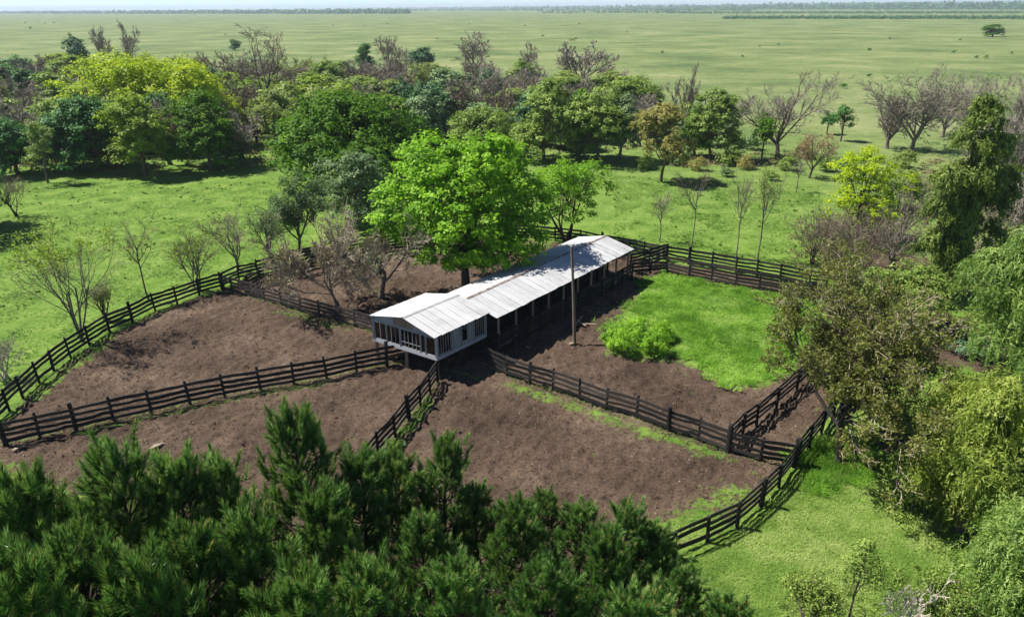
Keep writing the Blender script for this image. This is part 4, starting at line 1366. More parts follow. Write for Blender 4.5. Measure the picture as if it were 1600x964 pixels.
# --- right-hand side
BIGB = dict(minr=.03, r0=.40, trunk=.18, limbs=8, limb_ang=(.35, .95), limb_up=.10, limb_len=.75, lv=((8, .55), (7, .5), (6, .5)))
t_bare('wide grey leafless tree left of the tall dark drooping tree', 1425, 236, 104, 150, 151, bark=('grey', 'mauve'), **BIGB)
t_bare('grey leafless tree behind the top of the tall dark drooping tree', 1520, 226, 118, 90, 152, bark=('grey', 'mauve'), **BIGB)
t_bare('leafless grey tree cut by the right edge below the plain', 1585, 232, 112, 90, 153, bark=('grey', 'mauve'), **BIGB)
t_bare('leafless grey tree in the middle of the right row, behind two others', 1472, 214, 112, 95, 271, bark=('grey', 'mauve'), **BIGB)
t_bare('small leafless grey tree at the left end of the right row', 1385, 232, 150, 70, 272, bark=('grey', 'mauve'), **BIGB)
t_bare('low leafless grey tree under the right row beside the edge', 1555, 280, 168, 100, 273, bark=('grey', 'mauve'), **BIGB)
t_leafy('pale grey-green bushy tree right of the drooping tree top', 1560, 300, 205, 95, 'grey', 274, nclump=150, per=30, cr=.8, leaf=.4, base=.04, r0=.15)
t_leafy('pale green low tree left of the drooping tree foot', 1402, 330, 262, 80, 'pale', 275, nclump=110, per=26, cr=.8, leaf=.36, base=.04, r0=.12)
t_bare('leafless pale tree low behind the right willows', 1560, 330, 190, 110, 154, bark=('grey', 'grey'), **BIGB)
t_bare('twisted pale bare tree between the dark drooping tree and the right edge', 1590, 380, 262, 90, 155, bark=('palewood', 'grey'), **BIGB)
t_leafy('lime yellow airy tree left of the tall dark drooping tree', 1342, 372, 228, 128, 'lime', 156, bark='dark', nclump=240, per=30, cr=.75, leaf=.34, base=.1, r0=.2, stems=3, squash=.45)
t_weep('tall dark drooping tree standing over the right-hand thicket', 1476, 462, 152, 136, 'gum', 157, bark='brown', nclump=480, strands=11, per=7, slen=.85, leaf=.40, lw=.38, base=.08, r0=.32, out=1.1, lobes=[(np.array(c_), np.array(r_)) for c_, r_ in (
    ((0, 0, 3.0), (1.7, 1.7, 1.6)), ((-2.2, .3, 6.6), (1.5, 1.5, 1.2)), ((1.7, -.4, 5.4), (1.5, 1.5, 1.3)), ((1.6, -.4, 9.0), (1.9, 1.7, 1.3)), ((-1.3, .5, 9.6), (1.5, 1.7, 1.3)), ((-3.4, 0, 11.2), (.9, .9, 1.4)),
    ((.4, .5, 12.4), (2.0, 1.8, 1.4)), ((2.6, .2, 12.2), (1.2, 1.2, 1.1)), ((-.8, .2, 14.8), (1.3, 1.3, 1.1)), ((1.3, .2, 15.2), (1.3, 1.4, 1.1)), ((.5, 0, 17.6), (1.1, 1.1, 1.3)), ((.2, 0, 7.5), (1.0, 1.0, 5.5)))])
t_weep('green weeping tree cut by the right edge above the bluish bush', 1580, 580, 338, 215, 'willow', 158, nclump=480, strands=10, per=10, slen=1.5, leaf=.36, lw=.3, base=.02, r0=.3)
t_weep('golden green weeping tree, the largest at the lower right', 1500, 830, 570, 190, 'goldwillow', 159, nclump=460, strands=10, per=11, slen=1.2, leaf=.26, lw=.28, base=.0, r0=.25)
t_weep('green weeping tree at the right edge behind the golden one', 1585, 800, 515, 190, 'willow', 160, nclump=440, strands=10, per=11, slen=1.2, leaf=.27, lw=.28, base=.0, r0=.25)
t_weep('low green weeping tree filling the lower right corner', 1575, 985, 780, 190, 'willow', 161, nclump=460, strands=10, per=11, slen=1.0, leaf=.22, lw=.28, base=.0, r0=.2)
t_leafy('bluish green bush below the right weeping tree', 1520, 560, 522, 60, 'blue', 162, cat='bush', name='bluish_bush', nclump=60, per=26, cr=.4, leaf=.2, base=.05, r0=.06)
t_leafy('bluish green bush at the right edge among the willows', 1588, 690, 620, 70, 'blue', 163, cat='bush', name='bluish_bush', nclump=70, per=26, cr=.4, leaf=.18, base=.05, r0=.06)
t_bare('gnarled olive tree with open crown over the right fence corner', 1312, 722, 428, 345, 164, bark=('dark', 'tanbark'), leaf='gnarl', name='gnarled_tree', per=9, lsize=.20, frac=.55, minr=.017, trunk=.29, limbs=12, limb_ang=(.55, 1.2), limb_up=.09, limb_len=.60, r0=.27, lv=((8, .55), (7, .5), (4, .5)), wander=.22, jit=.16)
t_leafy('olive bushy tree behind the gnarled tree at the lane end', 1400, 512, 408, 130, 'olive', 165, nclump=300, per=30, cr=.6, leaf=.3, base=.05, r0=.18, bark='dark')
t_leafy('small olive bush at the foot of the tall dark drooping tree', 1450, 470, 420, 75, 'olive', 166, cat='bush', name='bush', nclump=80, per=26, cr=.5, leaf=.25, base=.05, r0=.06)
t_leafy('grey-green shrub between the lush weeds and the golden willow', 1425, 795, 668, 120, 'olive', 167, cat='shrub', name='shrub', nclump=210, per=26, cr=.42, leaf=.17, base=.03, r0=.07)
t_leafy('low olive shrub under the golden willow', 1405, 700, 630, 100, 'olive', 168, cat='shrub', name='shrub', nclump=140, per=24, cr=.42, leaf=.17, base=.03, r0=.07)
t_leafy('small slender young tree on the lower right grass', 1322, 985, 832, 62, 'olive', 169, nclump=60, per=26, cr=.36, leaf=.14, base=.45, r0=.06, nlobe=4, name='young_tree')
t_bare('bleached leafless little tree at the bottom beside the young one', 1402, 1010, 872, 110, 170, bark=('palewood', 'palewood'), minr=.016, trunk=.3, limbs=8, limb_ang=(.4, 1.0), limb_up=.04, limb_len=.6, r0=.085, lv=((6, .5), (5, .5)), wander=.25)
t_bare('olive spray-like shrub at the bottom left of the young tree', 1268, 985, 900, 80, 171, leaf='olive', name='shrub', cat='shrub', per=3, lsize=.13, **MULTI)
t_bare('leafy grey shrub at the bottom right of the bleached tree', 1462, 985, 905, 90, 172, leaf='olive', name='shrub', cat='shrub', per=3, lsize=.13, **MULTI)
for i, (xb, yb, yt, wp, lb) in enumerate([(1080, 392, 246, 68, 'tall bare sapling with pale trunk behind the green pen, stoutest of four'), (1150, 402, 268, 46, 'slim bare sapling behind the lane fence, left of a close pair'),
                                          (1183, 408, 258, 52, 'slim bare sapling behind the lane fence, right of a close pair'), (1030, 378, 302, 36, 'short bare sapling nearest the shed end behind the fence')]):
    t_bare(lb, xb, yb, yt, wp, 180 + i, bark=('grey', 'twig'), name='bare_sapling', group='bare saplings behind the back fence', leaf='pale' if i == 2 else None, per=1, lsize=.2, frac=.4, **SAPLING)
for i, (xb, yb, yt, wp, lb) in enumerate([(1268, 412, 322, 90, 'brown leafless thicket bush at the left end of the brambles'), (1330, 418, 330, 95, 'brown leafless thicket bush in the middle of the brambles'),
                                          (1392, 420, 320, 90, 'grey twiggy thicket bush nearest the tall dark drooping tree'), (1520, 440, 360, 80, 'pale twiggy bush between the drooping tree and the right willow'),
                                          (1298, 392, 318, 80, 'brown leafless bush at the back of the brambles, left of the lime tree trunk'), (1362, 388, 312, 85, 'brown leafless bush at the back of the brambles, right of the lime tree trunk'),
                                          (1300, 432, 370, 70, 'low brown leafless bush next to the lane fences'), (1408, 372, 290, 90, 'grey twiggy bush behind the brambles against the drooping tree'),
                                          (1545, 380, 292, 90, 'grey twiggy bush right of the tall dark drooping tree'), (1440, 330, 262, 90, 'grey twiggy bush behind the lower left of the drooping tree')]):
    t_bare(lb, xb, yb, yt, wp, 190 + i, bark=('brown', 'twig') if i in (0, 1, 4, 5, 6) else ('grey', 'tanbark'), name='bramble_bush', cat='bush', group='leafless bushes of the right thicket', minr=.014, trunk=.2, stems=7, limbs=5, limb_ang=(.4, 1.1), limb_up=.03, limb_len=.6, r0=.06, lv=((5, .55), (4, .5)))
# trees just outside the left edge whose shade lies on the pasture
for i, (xb, yb, yt, wp, lb) in enumerate([(-70, 372, 190, 150, 'dark tree beyond the left edge shading the pasture'), (-20, 352, 262, 60, 'small dark tree at the left edge shading the pasture')]):
    t_leafy(lb, xb, yb, yt, wp, 'dark', 195 + i, nclump=200, per=22, cr=1.0, leaf=.42, base=.2, r0=.3)

# --- foreground pines
PV = []
for i, (h, wd) in enumerate([(11.5, 5.4), (10.0, 5.8), (9.0, 5.0), (8.0, 5.2)]):
    w_, g = pine(300 + i, h, wd)
    PV.append((h, w_.mesh('trunk', [B['pine']]), g.mesh('needles', [L['needle'], L['candle']])))
PINES = [  # photo x of the tip, photo y of the tip, ground distance, variant, label
    (455, 646, 25.5, 0, 'tallest pine, its tip standing against the brown soil'),
    (172, 694, 25.0, 0, 'tall pine at left whose tip stands below the long straight fence'),
    (25, 752, 23.5, 1, 'pine at the left edge of the frame'),
    (348, 722, 26.0, 2, 'slim pine just left of the tallest one'),
    (262, 722, 25.5, 3, 'pine between the tall left one and the slim one'),
    (562, 728, 25.0, 1, 'pine rising at the end of the short cabin fence'),
    (688, 694, 27.0, 2, 'lone-topped pine right of the short cabin fence'),
    (620, 722, 26.5, 3, 'pine close left of the lone-topped one'),
    (742, 772, 27.0, 3, 'dark pine behind the bright middle one'),
    (850, 770, 27.5, 2, 'dark pine with tip against the right pen soil'),
    (795, 786, 23.0, 1, 'bright thick pine in the bottom middle'),
    (905, 792, 26.5, 3, 'dark pine sloping down to the right fence'),
    (975, 800, 25.0, 2, 'pine just left of the curved right fence'),
    (1022, 822, 26.0, 3, 'small pine tip before the curved right fence'),
    (1062, 893, 22.5, 2, 'lowest right pine in front of the grass'),
    (1142, 940, 21.5, 3, 'small pine tip at the bottom by the right grass'),
    (955, 850, 21.0, 1, 'bushy pine in front of the right fence end'),
    (660, 815, 21.5, 0, 'front pine left of the bright thick one'),
    (505, 790, 21.5, 1, 'front pine below the tallest one'),
    (395, 815, 20.5, 2, 'front pine below the slim one'),
    (300, 830, 20.5, 1, 'front pine right of the tall left one'),
    (120, 835, 20.0, 0, 'front pine at the lower left'),
    (40, 880, 19.0, 1, 'lowest left corner pine'),
    (860, 880, 19.0, 0, 'front pine at the bottom right of the middle'),
    (730, 890, 18.0, 1, 'front pine at the bottom edge under the bright thick one'),
    (570, 880, 18.5, 2, 'front pine at the bottom edge between two dark stems'),
    (215, 905, 18.0, 2, 'front pine at the bottom edge near the left dark trunk'),
    (450, 915, 17.5, 3, 'front pine at the bottom edge under the tallest one'),
    (1000, 930, 18.5, 3, 'front pine at the bottom edge before the fence shade'),
]
rp = np.random.default_rng(77)
for (x, y, D, v_, lb) in PINES:
    d = _ray(x, y)
    k = D / math.hypot(d[0], d[1])
    top = CAM_H + d[2] * k
    h, tm, nm = PV[v_]
    s = top / h
    plant('pine_tree', lb, 'pine tree', (d[0] * k, d[1] * k, 0), tm, nm, rp.uniform(0, 6.28), (s ** .5 * rp.uniform(.95, 1.1),) * 2 + (s,), 'pines in the foreground', crown='needles')

# ------------------------------------------------------------------ the wood behind the pens
ROUND, BARE, SPARSE = [], [], []
for i in range(5):
    rng = np.random.default_rng(400 + i)
    ROUND.append(leafy(rng, 10, 8, [.4, .8, .2, .6, .3][i], nclump=150, per=34, cr=1.05, leaf=.62, nlobe=6 + i % 3, r0=.26))
for i in range(4):
    rng = np.random.default_rng(420 + i)
    lv = fit(skeleton(rng, 10, minr=.035, r0=.28, **(V_SHAPE if i % 2 else dict(trunk=.3, limbs=7, limb_ang=(.3, .9), limb_up=.1, limb_len=.6, lv=((7, .52), (6, .5), (5, .5))))), 10, 8)
    BARE.append((wood_geo(lv[:2]), lv))
_cache = {}


def v_round(i, mat):
    k = ('r', i, mat)
    if k not in _cache:
        if ('rw', i) not in _cache: _cache[('rw', i)] = ROUND[i][0].mesh('trunk', [B['brown']])
        _cache[k] = (_cache[('rw', i)], ROUND[i][1].mesh('crown', [L[mat]]))
    return _cache[k]


def v_bare(i, bark):
    k = ('b', i, bark)
    if k not in _cache:
        tw = Geo()
        for j, (P, R) in enumerate(BARE[i][1][2:]): tubes(tw, P, R, 3, 0)
        _cache[k] = (BARE[i][0].mesh('trunk', [B['brown' if bark != 'grey' else 'grey']]), tw.mesh('twigs', [B[bark]]))
    return _cache[k]


def v_sparse(i, mat):
    k = ('s', i, mat)
    if k not in _cache:
        _cache[k] = sparse_leaves(np.random.default_rng(i), BARE[i][1], 1, .42, frac=.55, jit=.25).mesh('leaves', [L[mat]])
    return _cache[k]


WOOD = np.array([at(x, y)[:2] for x, y in [(-150, 262), (60, 262), (400, 258), (470, 240), (700, 236), (800, 236), (1000, 232), (1010, 205), (985, 178), (900, 160), (780, 148), (600, 142), (420, 138), (330, 139), (200, 134), (60, 130), (-200, 130)]])
rw = np.random.default_rng(12)
cand = np.stack([rw.uniform(WOOD[:, 0].min(), WOOD[:, 0].max(), 9000), rw.uniform(WOOD[:, 1].min(), WOOD[:, 1].max(), 9000)], 1)
cand = cand[inside(cand, WOOD)]
KEEP = []
for c in cand:
    vx = c[0] / c[1]
    if vx < -.86: continue
    sp = 6.8 + (c[1] - 120) * .028
    if all((c[0] - q[0]) ** 2 + (c[1] - q[1]) ** 2 > sp * sp for q in KEEP): KEEP.append(c)
    if len(KEEP) >= 300: break
KEEP.sort(key=lambda c: c[1])
MARKS = [(95, 'the narrow dark tree'), (185, 'the dark shaded tree'), (275, 'the lime-topped tree'), (390, 'the second lime crown'), (500, 'the tall forked bare tree'), (600, 'the left dome half'), (690, 'the right dome half'),
         (780, 'the low olive tree'), (880, 'the tall layered olive tree'), (960, 'the rounded blue-green tree'), (9999, 'the golden tan tree')]
DEEP = [(136, 'beside'), (152, 'just behind'), (175, 'one row behind'), (200, 'well behind'), (235, 'far behind'), (9999, 'farthest behind')]
for c in KEEP:
    x = 800 + FPX * c[0] / depth(np.array([c[0], c[1], 0]))
    D = c[1]
    front = D < 150
    u = rw.random()
    if x < 130: kinds = [('bare', .56), ('olive', .20), ('yellowgreen', .12), ('dark', .12)]
    elif x < 400: kinds = [('bare', .34), ('olive', .30), ('yellowgreen', .14), ('evergreen', .12), ('sparse', .10)]
    elif x < 540: kinds = [('bare', .30), ('sparse', .25), ('pale', .25), ('olive', .10), ('yellowgreen', .10)]
    elif x < 800: kinds = [('evergreen', .36), ('bare', .25), ('grey', .17), ('olive', .12), ('pale', .10)] if D < 215 else [('bare', .48), ('pale', .2), ('evergreen', .17), ('sparse', .15)]
    else: kinds = [('olive', .34), ('evergreen', .12), ('bare', .28), ('grey', .14), ('pale', .12)] if D < 170 else [('bare', .62), ('pale', .15), ('olive', .1), ('sparse', .13)]
    acc, kind = 0, kinds[0][0]
    for k_, p_ in kinds:
        acc += p_
        if u < acc: kind = k_; break
    h = rw.uniform(8.5, 12.5) if kind != 'bare' else rw.uniform(9, 14)
    if x > 800: h *= .95
    wd = rw.uniform(8.5, 12) * (1 + (D - 120) * .0012)
    if kind == 'evergreen': wd *= .75
    sc_ = (wd / 8, wd / 8, h / 10)
    rz = rw.uniform(0, 6.28)
    where = next(t for k_, t in DEEP if D < k_) + ' ' + next(t for k_, t in MARKS if x < k_)
    sz = 'tall' if h > 11.4 else ('low' if h < 9.8 else 'middling')
    if kind == 'bare':
        a_, b_ = v_bare(rw.integers(4), 'mauve' if rw.random() < .5 else 'twig')
        plant('bare_tree', f'{sz} leafless tree {where}', 'tree', (*c, 0), a_, b_, rz, sc_, 'leafless trees of the wood', crown='twigs')
    elif kind == 'sparse':
        i = rw.integers(4)
        a_, b_ = v_bare(i, 'twig')
        o = plant('airy_tree', f'{sz} half-bare pale-leaved tree {where}', 'tree', (*c, 0), a_, b_, rz, sc_, 'half-bare trees of the wood', crown='twigs')
        link('leaves', v_sparse(i, 'pale'), o)
    else:
        nm = {'olive': 'olive green leafy', 'yellowgreen': 'yellow-green leafy', 'dark': 'dark green leafy', 'evergreen': 'dark evergreen', 'grey': 'grey-green leafy', 'pale': 'pale spring-green'}[kind]
        a_, b_ = v_round(rw.integers(5), kind)
        plant('evergreen_tree' if kind == 'evergreen' else 'broadleaf_tree', f'{sz} {nm} tree {where}', 'tree', (*c, 0), a_, b_, rz, sc_, f'{nm} trees of the wood')
BU = leafy(np.random.default_rng(8), 3.0, 4.0, .1, nclump=60, per=22, cr=.6, leaf=.34, r0=.05)
BUW = BU[0].mesh('stems', [B['brown']])
BUM = {k: BU[1].mesh('crown', [L[k]]) for k in ('olive', 'grey', 'tan', 'pale')}
for (x, y, s_, k, lb) in [(1008, 263, .9, 'olive', 'low olive bush left of the golden tan trunk'), (1062, 258, 1.0, 'grey', 'low grey-green bush right of the golden tan trunk'), (1092, 266, .8, 'tan', 'low tan bush below the glossy two-crowned tree'),
                         (1140, 258, 1.1, 'olive', 'low olive bush right of the glossy two-crowned trunk'), (1163, 264, .8, 'tan', 'low tan bush left of the small bright green tree'), (1176, 234, 1.0, 'grey', 'grey-green bush behind the small bright green tree'),
                         (1232, 266, .9, 'olive', 'low olive bush below the wide leafless tree'), (1252, 246, .9, 'tan', 'tan bush right of the wide leafless trunk'), (1290, 268, .9, 'olive', 'low olive bush right of the rust-tinted tree'),
                         (1318, 262, .8, 'grey', 'grey-green bush above the lime yellow tree'), (1150, 226, 1.0, 'pale', 'pale green bush on the plain left of the wide leafless tree'), (1205, 282, .6, 'olive', 'small olive bush on the open grass below the wide leafless tree'),
                         (1375, 300, 1.0, 'grey', 'grey-green bush right of the lime yellow crown'), (1410, 262, 1.1, 'pale', 'pale green bush below the wide grey leafless tree'), (1135, 276, .6, 'grey', 'small grey-green bush on the grass below the glossy tree'),
                         (1000, 214, 1.2, 'pale', 'pale green bush at the right end of the wood'), (1040, 206, 1.2, 'olive', 'olive bush behind the golden tan tree')]:
    plant('bush', lb, 'bush', at(x, y), BUW, BUM[k], x * 1.7, (s_, s_, s_), 'low bushes right of the wood')
# single trees that stand out on the plain or over the wood
for (xb, yb, yt, wp, mat, i, lb) in [(368, 79, 62, 19, 'dark', 0, 'small round dark tree alone on the plain behind the tall forked bare tree'), (1551, 58, 38, 33, 'deep', 1, 'lone flat-topped tree on the plain at the upper right'),
                                     (126, 108, 56, 34, 'evergreen', 2, 'dark round-headed tree standing above the left end of the wood'), (660, 110, 74, 42, 'evergreen', 3, 'dark pointed tree above the back edge of the wood'),
                                     (572, 110, 68, 28, 'dark', 4, 'small dark tree on the back edge of the wood left of the pointed one')]:
    p, h, wd = size_from(xb, yb, yt, wp)
    a_, b_ = v_round(i, mat)
    plant('broadleaf_tree', lb, 'tree', p, a_, b_, i * 1.3, (wd / 8, wd / 8, h / 10))
for (xb, yb, yt, wp, i, lb) in [(168, 118, 42, 34, 0, 'bare forked tree above the lime crown, left of two'), (210, 122, 34, 46, 1, 'bare forked tree above the lime crown, right of two'), (905, 152, 66, 110, 2, 'wide bare tree at the back edge of the wood near the open plain'),
                                (740, 122, 50, 70, 3, 'bare twiggy tree in the middle of the back edge of the wood'), (610, 118, 56, 50, 0, 'bare tree between the two dark trees of the back edge'), (825, 128, 66, 44, 1, 'small bare tree at the back edge left of the wide bare one')]:
    p, h, wd = size_from(xb, yb, yt, wp)
    a_, b_ = v_bare(i, 'mauve')
    plant('bare_tree', lb, 'tree', p, a_, b_, i * 2.1, (wd / 8, wd / 8, h / 10), crown='twigs')

# shrubs dotted over the far plain
rs = np.random.default_rng(31)
SHR = leafy(np.random.default_rng(5), 2.0, 2.6, .1, nclump=26, per=16, cr=.45, leaf=.42, r0=.05, limbs=False)[1].mesh('shrub', [L['dark']])
SHO = leafy(np.random.default_rng(6), 2.0, 2.6, .1, nclump=26, per=16, cr=.45, leaf=.42, r0=.05, limbs=False)[1].mesh('shrub', [L['olive']])
spots = [(48, 46, 2), (352, 55, 1.2), (370, 42, 1.6), (520, 41, 1.4), (605, 39, 1.5), (570, 41, 1.2), (638, 41, 1), (683, 62, 1.3), (733, 39, 1.4), (776, 40, 1.1), (820, 41, 1.3), (848, 58, 2), (905, 39, 1.7), (1035, 84, 1.1), (1160, 90, 1), (1187, 74, 1.3), (1358, 80, 1.6), (1358, 121, 1), (1490, 84, 1.2), (1540, 92, 1.6), (1580, 85, 1.1), (1216, 71, 1), (1500, 64, 1.1), (980, 52, 1.2), (900, 62, 1.5), (1525, 92, 1.4), (1318, 138, 1.2), (1322, 250, .7), (70, 38, 2.5), (85, 37, 2.4), (60, 36, 2.0), (40, 37, 2.2), (480, 52, 1), (1390, 62, 1)]
for (x, y, s) in spots:
    p = at(x, y)
    k = s * rs.uniform(.5, .85)
    o = link('shrub', SHR if rs.random() < .6 else SHO, None, p, (0, 0, rs.uniform(0, 6)), (k * 1.1, k, k * .95))
    zn = next(t for q_, t in [(200, 'past the left wood end'), (480, 'around the small round tree'), (700, 'past the middle of the wood'), (960, 'past the right wood end'), (1230, 'above the wide leafless tree'), (1370, 'left of the lone flat tree'), (1470, 'below the upper right woods'), (9999, 'below the lone flat tree')] if x < q_)
    yn = 'farthest out' if y < 40.5 else ('far out' if y < 60 else ('halfway out' if y < 83 else 'nearer'))
    tag(o, f"{'broad' if s > 1.7 else ('small' if s > 1.15 else 'tiny')} dark shrub {yn} on the plain {zn}", 'shrub', 'shrubs dotted over the far plain')
o = link('shrub', SHO, None, at(893, 64), (0, 0, 1), (4.2, 1.8, .9)); tag(o, 'long low grey-green shrub mound on the plain behind the wood', 'shrub')

# tell look-alikes of the wood apart by their place
from collections import defaultdict
_dup = defaultdict(list)
for o in COL.objects:
    if o.get('group', '').endswith(('of the wood', 'far plain')): _dup[o['label']].append(o)
for lb, oo in _dup.items():
    if len(oo) > 1:
        oo.sort(key=lambda o: o.location.x / o.location.y)
        for i, o in enumerate(oo): o['label'] = lb + (', left one' if i == 0 and len(oo) == 2 else ', right one' if len(oo) == 2 else f', {["first", "second", "third", "fourth", "fifth", "sixth", "seventh", "eighth", "ninth", "tenth", "eleventh", "twelfth"][min(i, 11)]} from left')
# ------------------------------------------------------------------ undergrowth, far woodland (masses nobody can count)
def mass(name, label, centres, sizes, mat, seed, per=14, leaf=.5, squash=.8):
    rng = np.random.default_rng(seed)
    n = len(centres) * per
    i = np.repeat(np.arange(len(centres)), per)
    d = rdir(rng, n)
    d[:, 2] = np.abs(d[:, 2])
    P = centres[i] + d * sizes[i][:, None] * [1, 1, squash] * (rng.random(n) ** .4)[:, None]
    g = Geo()
    leaf_quads(g, P, unit(d + rng.normal(0, .5, (n, 3)) + [0, 0, .3]), leaf, leaf * .7, rng, np.clip(rng.normal(.5, .18, len(centres))[i] + rng.normal(0, .1, n), 0, 1))
    return tag(link(name, g.mesh(name, [L[mat]])), label, kind='stuff')


def scatter(poly_px, n, seed, rag=0.0):
    rng = np.random.default_rng(seed)
    poly = np.array([at(x, y)[:2] for x, y in poly_px])
    c = np.stack([rng.uniform(poly[:, 0].min() - 3 * rag, poly[:, 0].max() + 3 * rag, n * 4), rng.uniform(poly[:, 1].min() - 3 * rag, poly[:, 1].max() + 3 * rag, n * 4)], 1)
    if rag:
        c = c[sdf(c, poly) + (vnoise(c, .55, seed) - .5) * 2.6 * rag + (vnoise(c, 2.1, seed + 1) - .5) * 1.6 * rag + rng.normal(0, .35 * rag, len(c)) > 0][:n]
    else:
        c = c[inside(c, poly)][:n]
    return np.concatenate([c, np.zeros((len(c), 1))], 1)


c = scatter([(-60, 266), (400, 262), (700, 240), (1000, 240), (1000, 180), (500, 140), (-60, 136)], 2600, 61)
mass('undergrowth', 'brown and green undergrowth on the floor of the wood', c, np.random.default_rng(1).uniform(.6, 1.6, len(c)), 'scrub', 62, 9, .55)
c = scatter([(-60, 266), (400, 264), (700, 246), (1000, 246), (1000, 180), (500, 140), (-60, 136)], 1700, 63)
mass('undergrowth', 'dark green undergrowth between the trunks of the wood', c, np.random.default_rng(2).uniform(.6, 1.8, len(c)), 'dark', 64, 11, .5)
c = scatter([(1225, 415), (1300, 440), (1420, 470), (1600, 470), (1600, 250), (1440, 250), (1420, 330), (1250, 340)], 900, 65)
mass('undergrowth', 'tangled brown bramble scrub east of the lane fences', c, np.random.default_rng(3).uniform(.3, 1.0, len(c)), 'scrub', 66, 16, .26)
c = scatter([(1040, 262), (1240, 262), (1250, 240), (1040, 236)], 130, 67)
mass('undergrowth', 'low brown scrub under the trees right of the wood', c, np.random.default_rng(4).uniform(.4, 1.1, len(c)), 'scrub', 68, 14, .35)
c = scatter([(1380, 120), (1600, 118), (1640, 250), (1440, 250), (1400, 200)], 420, 69)
mass('undergrowth', 'grey-green scrub among the leafless trees at right', c, np.random.default_rng(5).uniform(.5, 1.3, len(c)), 'grey', 70, 12, .42)
c = scatter([(1400, 640), (1470, 600), (1620, 560), (1700, 1000), (1480, 1000), (1440, 860), (1380, 800)], 420, 71)
mass('undergrowth', 'green scrub under the weeping trees at lower right', c, np.random.default_rng(6).uniform(.3, .8, len(c)), 'olive', 72, 20, .17)
c = scatter([(1215, 905), (1330, 880), (1480, 880), (1520, 1010), (1210, 1010)], 170, 175)
mass('weeds', 'olive weeds and brush along the bottom edge at right', c, np.random.default_rng(11).uniform(.12, .45, len(c)), 'olive', 176, 34, .12, .9)
c = scatter([(0, 740), (110, 770), (60, 850), (-40, 850)], 120, 73)
mass('weeds', 'green weeds at the lower left corner behind the pines', c, np.random.default_rng(7).uniform(.2, .6, len(c)), 'olive', 74, 22, .16)
c = scatter([(-60, 500), (100, 470), (330, 420), (480, 380), (480, 285), (-60, 290)], 130, 171)
mass('weeds', 'dark green tussocks scattered over the left pasture', c, np.random.default_rng(9).uniform(.12, .42, len(c)) ** 1.2, 'grassdark', 172, 26, .2, .6)
c = scatter([(960, 375), (1250, 425), (1300, 400), (1280, 290), (960, 275)], 60, 173)
mass('weeds', 'dark green tussocks scattered behind the back fence', c, np.random.default_rng(10).uniform(.12, .45, len(c)), 'grassdark', 174, 26, .2, .6)
c = scatter([(-200, 1200), (-100, 960), (1000, 930), (1080, 985), (1200, 1200)], 500, 75)
mass('undergrowth', 'leafy green undergrowth beneath the foreground pines', c, np.random.default_rng(8).uniform(.4, 1.6, len(c)), 'grey', 76, 30, .17)


def strip(name, label, x0, x1, y0, y1, n, hgt, seed, mat='evergreen', thin=1.0):
    rng = np.random.default_rng(seed)
    x = rng.uniform(x0, x1, n)
    y = y0 + (y1 - y0) * rng.random(n)
    c = np.array([at(a, b_) for a, b_ in zip(x, y)])
    s = hgt * rng.uniform(.45, .8, n)
    return mass(name, label, c, s, mat, seed + 1, 10, hgt * .55, 1.5)


strip('far_woodland', 'dark blue-green forest strip on the horizon at left', -150, 640, 22.2, 20.2, 2200, 21, 81)
strip('far_woodland', 'far forest line along the whole horizon', -150, 1750, 14.6, 13.4, 2600, 34, 83)
strip('far_woodland', 'row of dark trees before the horizon in the middle', 840, 1080, 21.5, 19.5, 160, 11, 85)
strip('far_woodland', 'front forest strip beyond the plain at upper right', 1130, 1750, 30.4, 28.2, 1500, 5.5, 87)
strip('far_woodland', 'second forest strip beyond the plain at upper right', 1060, 1750, 22.0, 20.0, 1500, 6.5, 89)
strip('far_woodland', 'third thin forest strip beyond the plain at upper right', 1150, 1750, 15.8, 14.2, 900, 11, 95)
strip('far_woodland', 'scattered hedge line beyond the plain in the middle', 600, 1180, 17.5, 15.8, 700, 15, 91)
hp = np.array([(x, 12500.0 + 300 * math.sin(x * .002)) for x in np.linspace(3500, 11000, 60)])
hz_ = np.array([18 + 34 * math.sin(math.pi * min(1, max(0, i / 59))) ** .6 + 5 * math.sin(i * .9) for i in range(60)])
g = Geo()
V = np.concatenate([np.c_[hp - [0, 900], np.full(60, -.5)], np.c_[hp, hz_], np.c_[hp + [0, 900], np.full(60, -.5)]])
k = np.arange(59)
g.add(V, np.concatenate([np.stack([k, k + 1, k + 61, k + 60], 1), np.stack([k + 60, k + 61, k + 121, k + 120], 1)]), smooth=True)
tag(link('hills', g.mesh('hills', [L['evergreen']])), 'low wooded hills on the horizon at right', kind='structure')

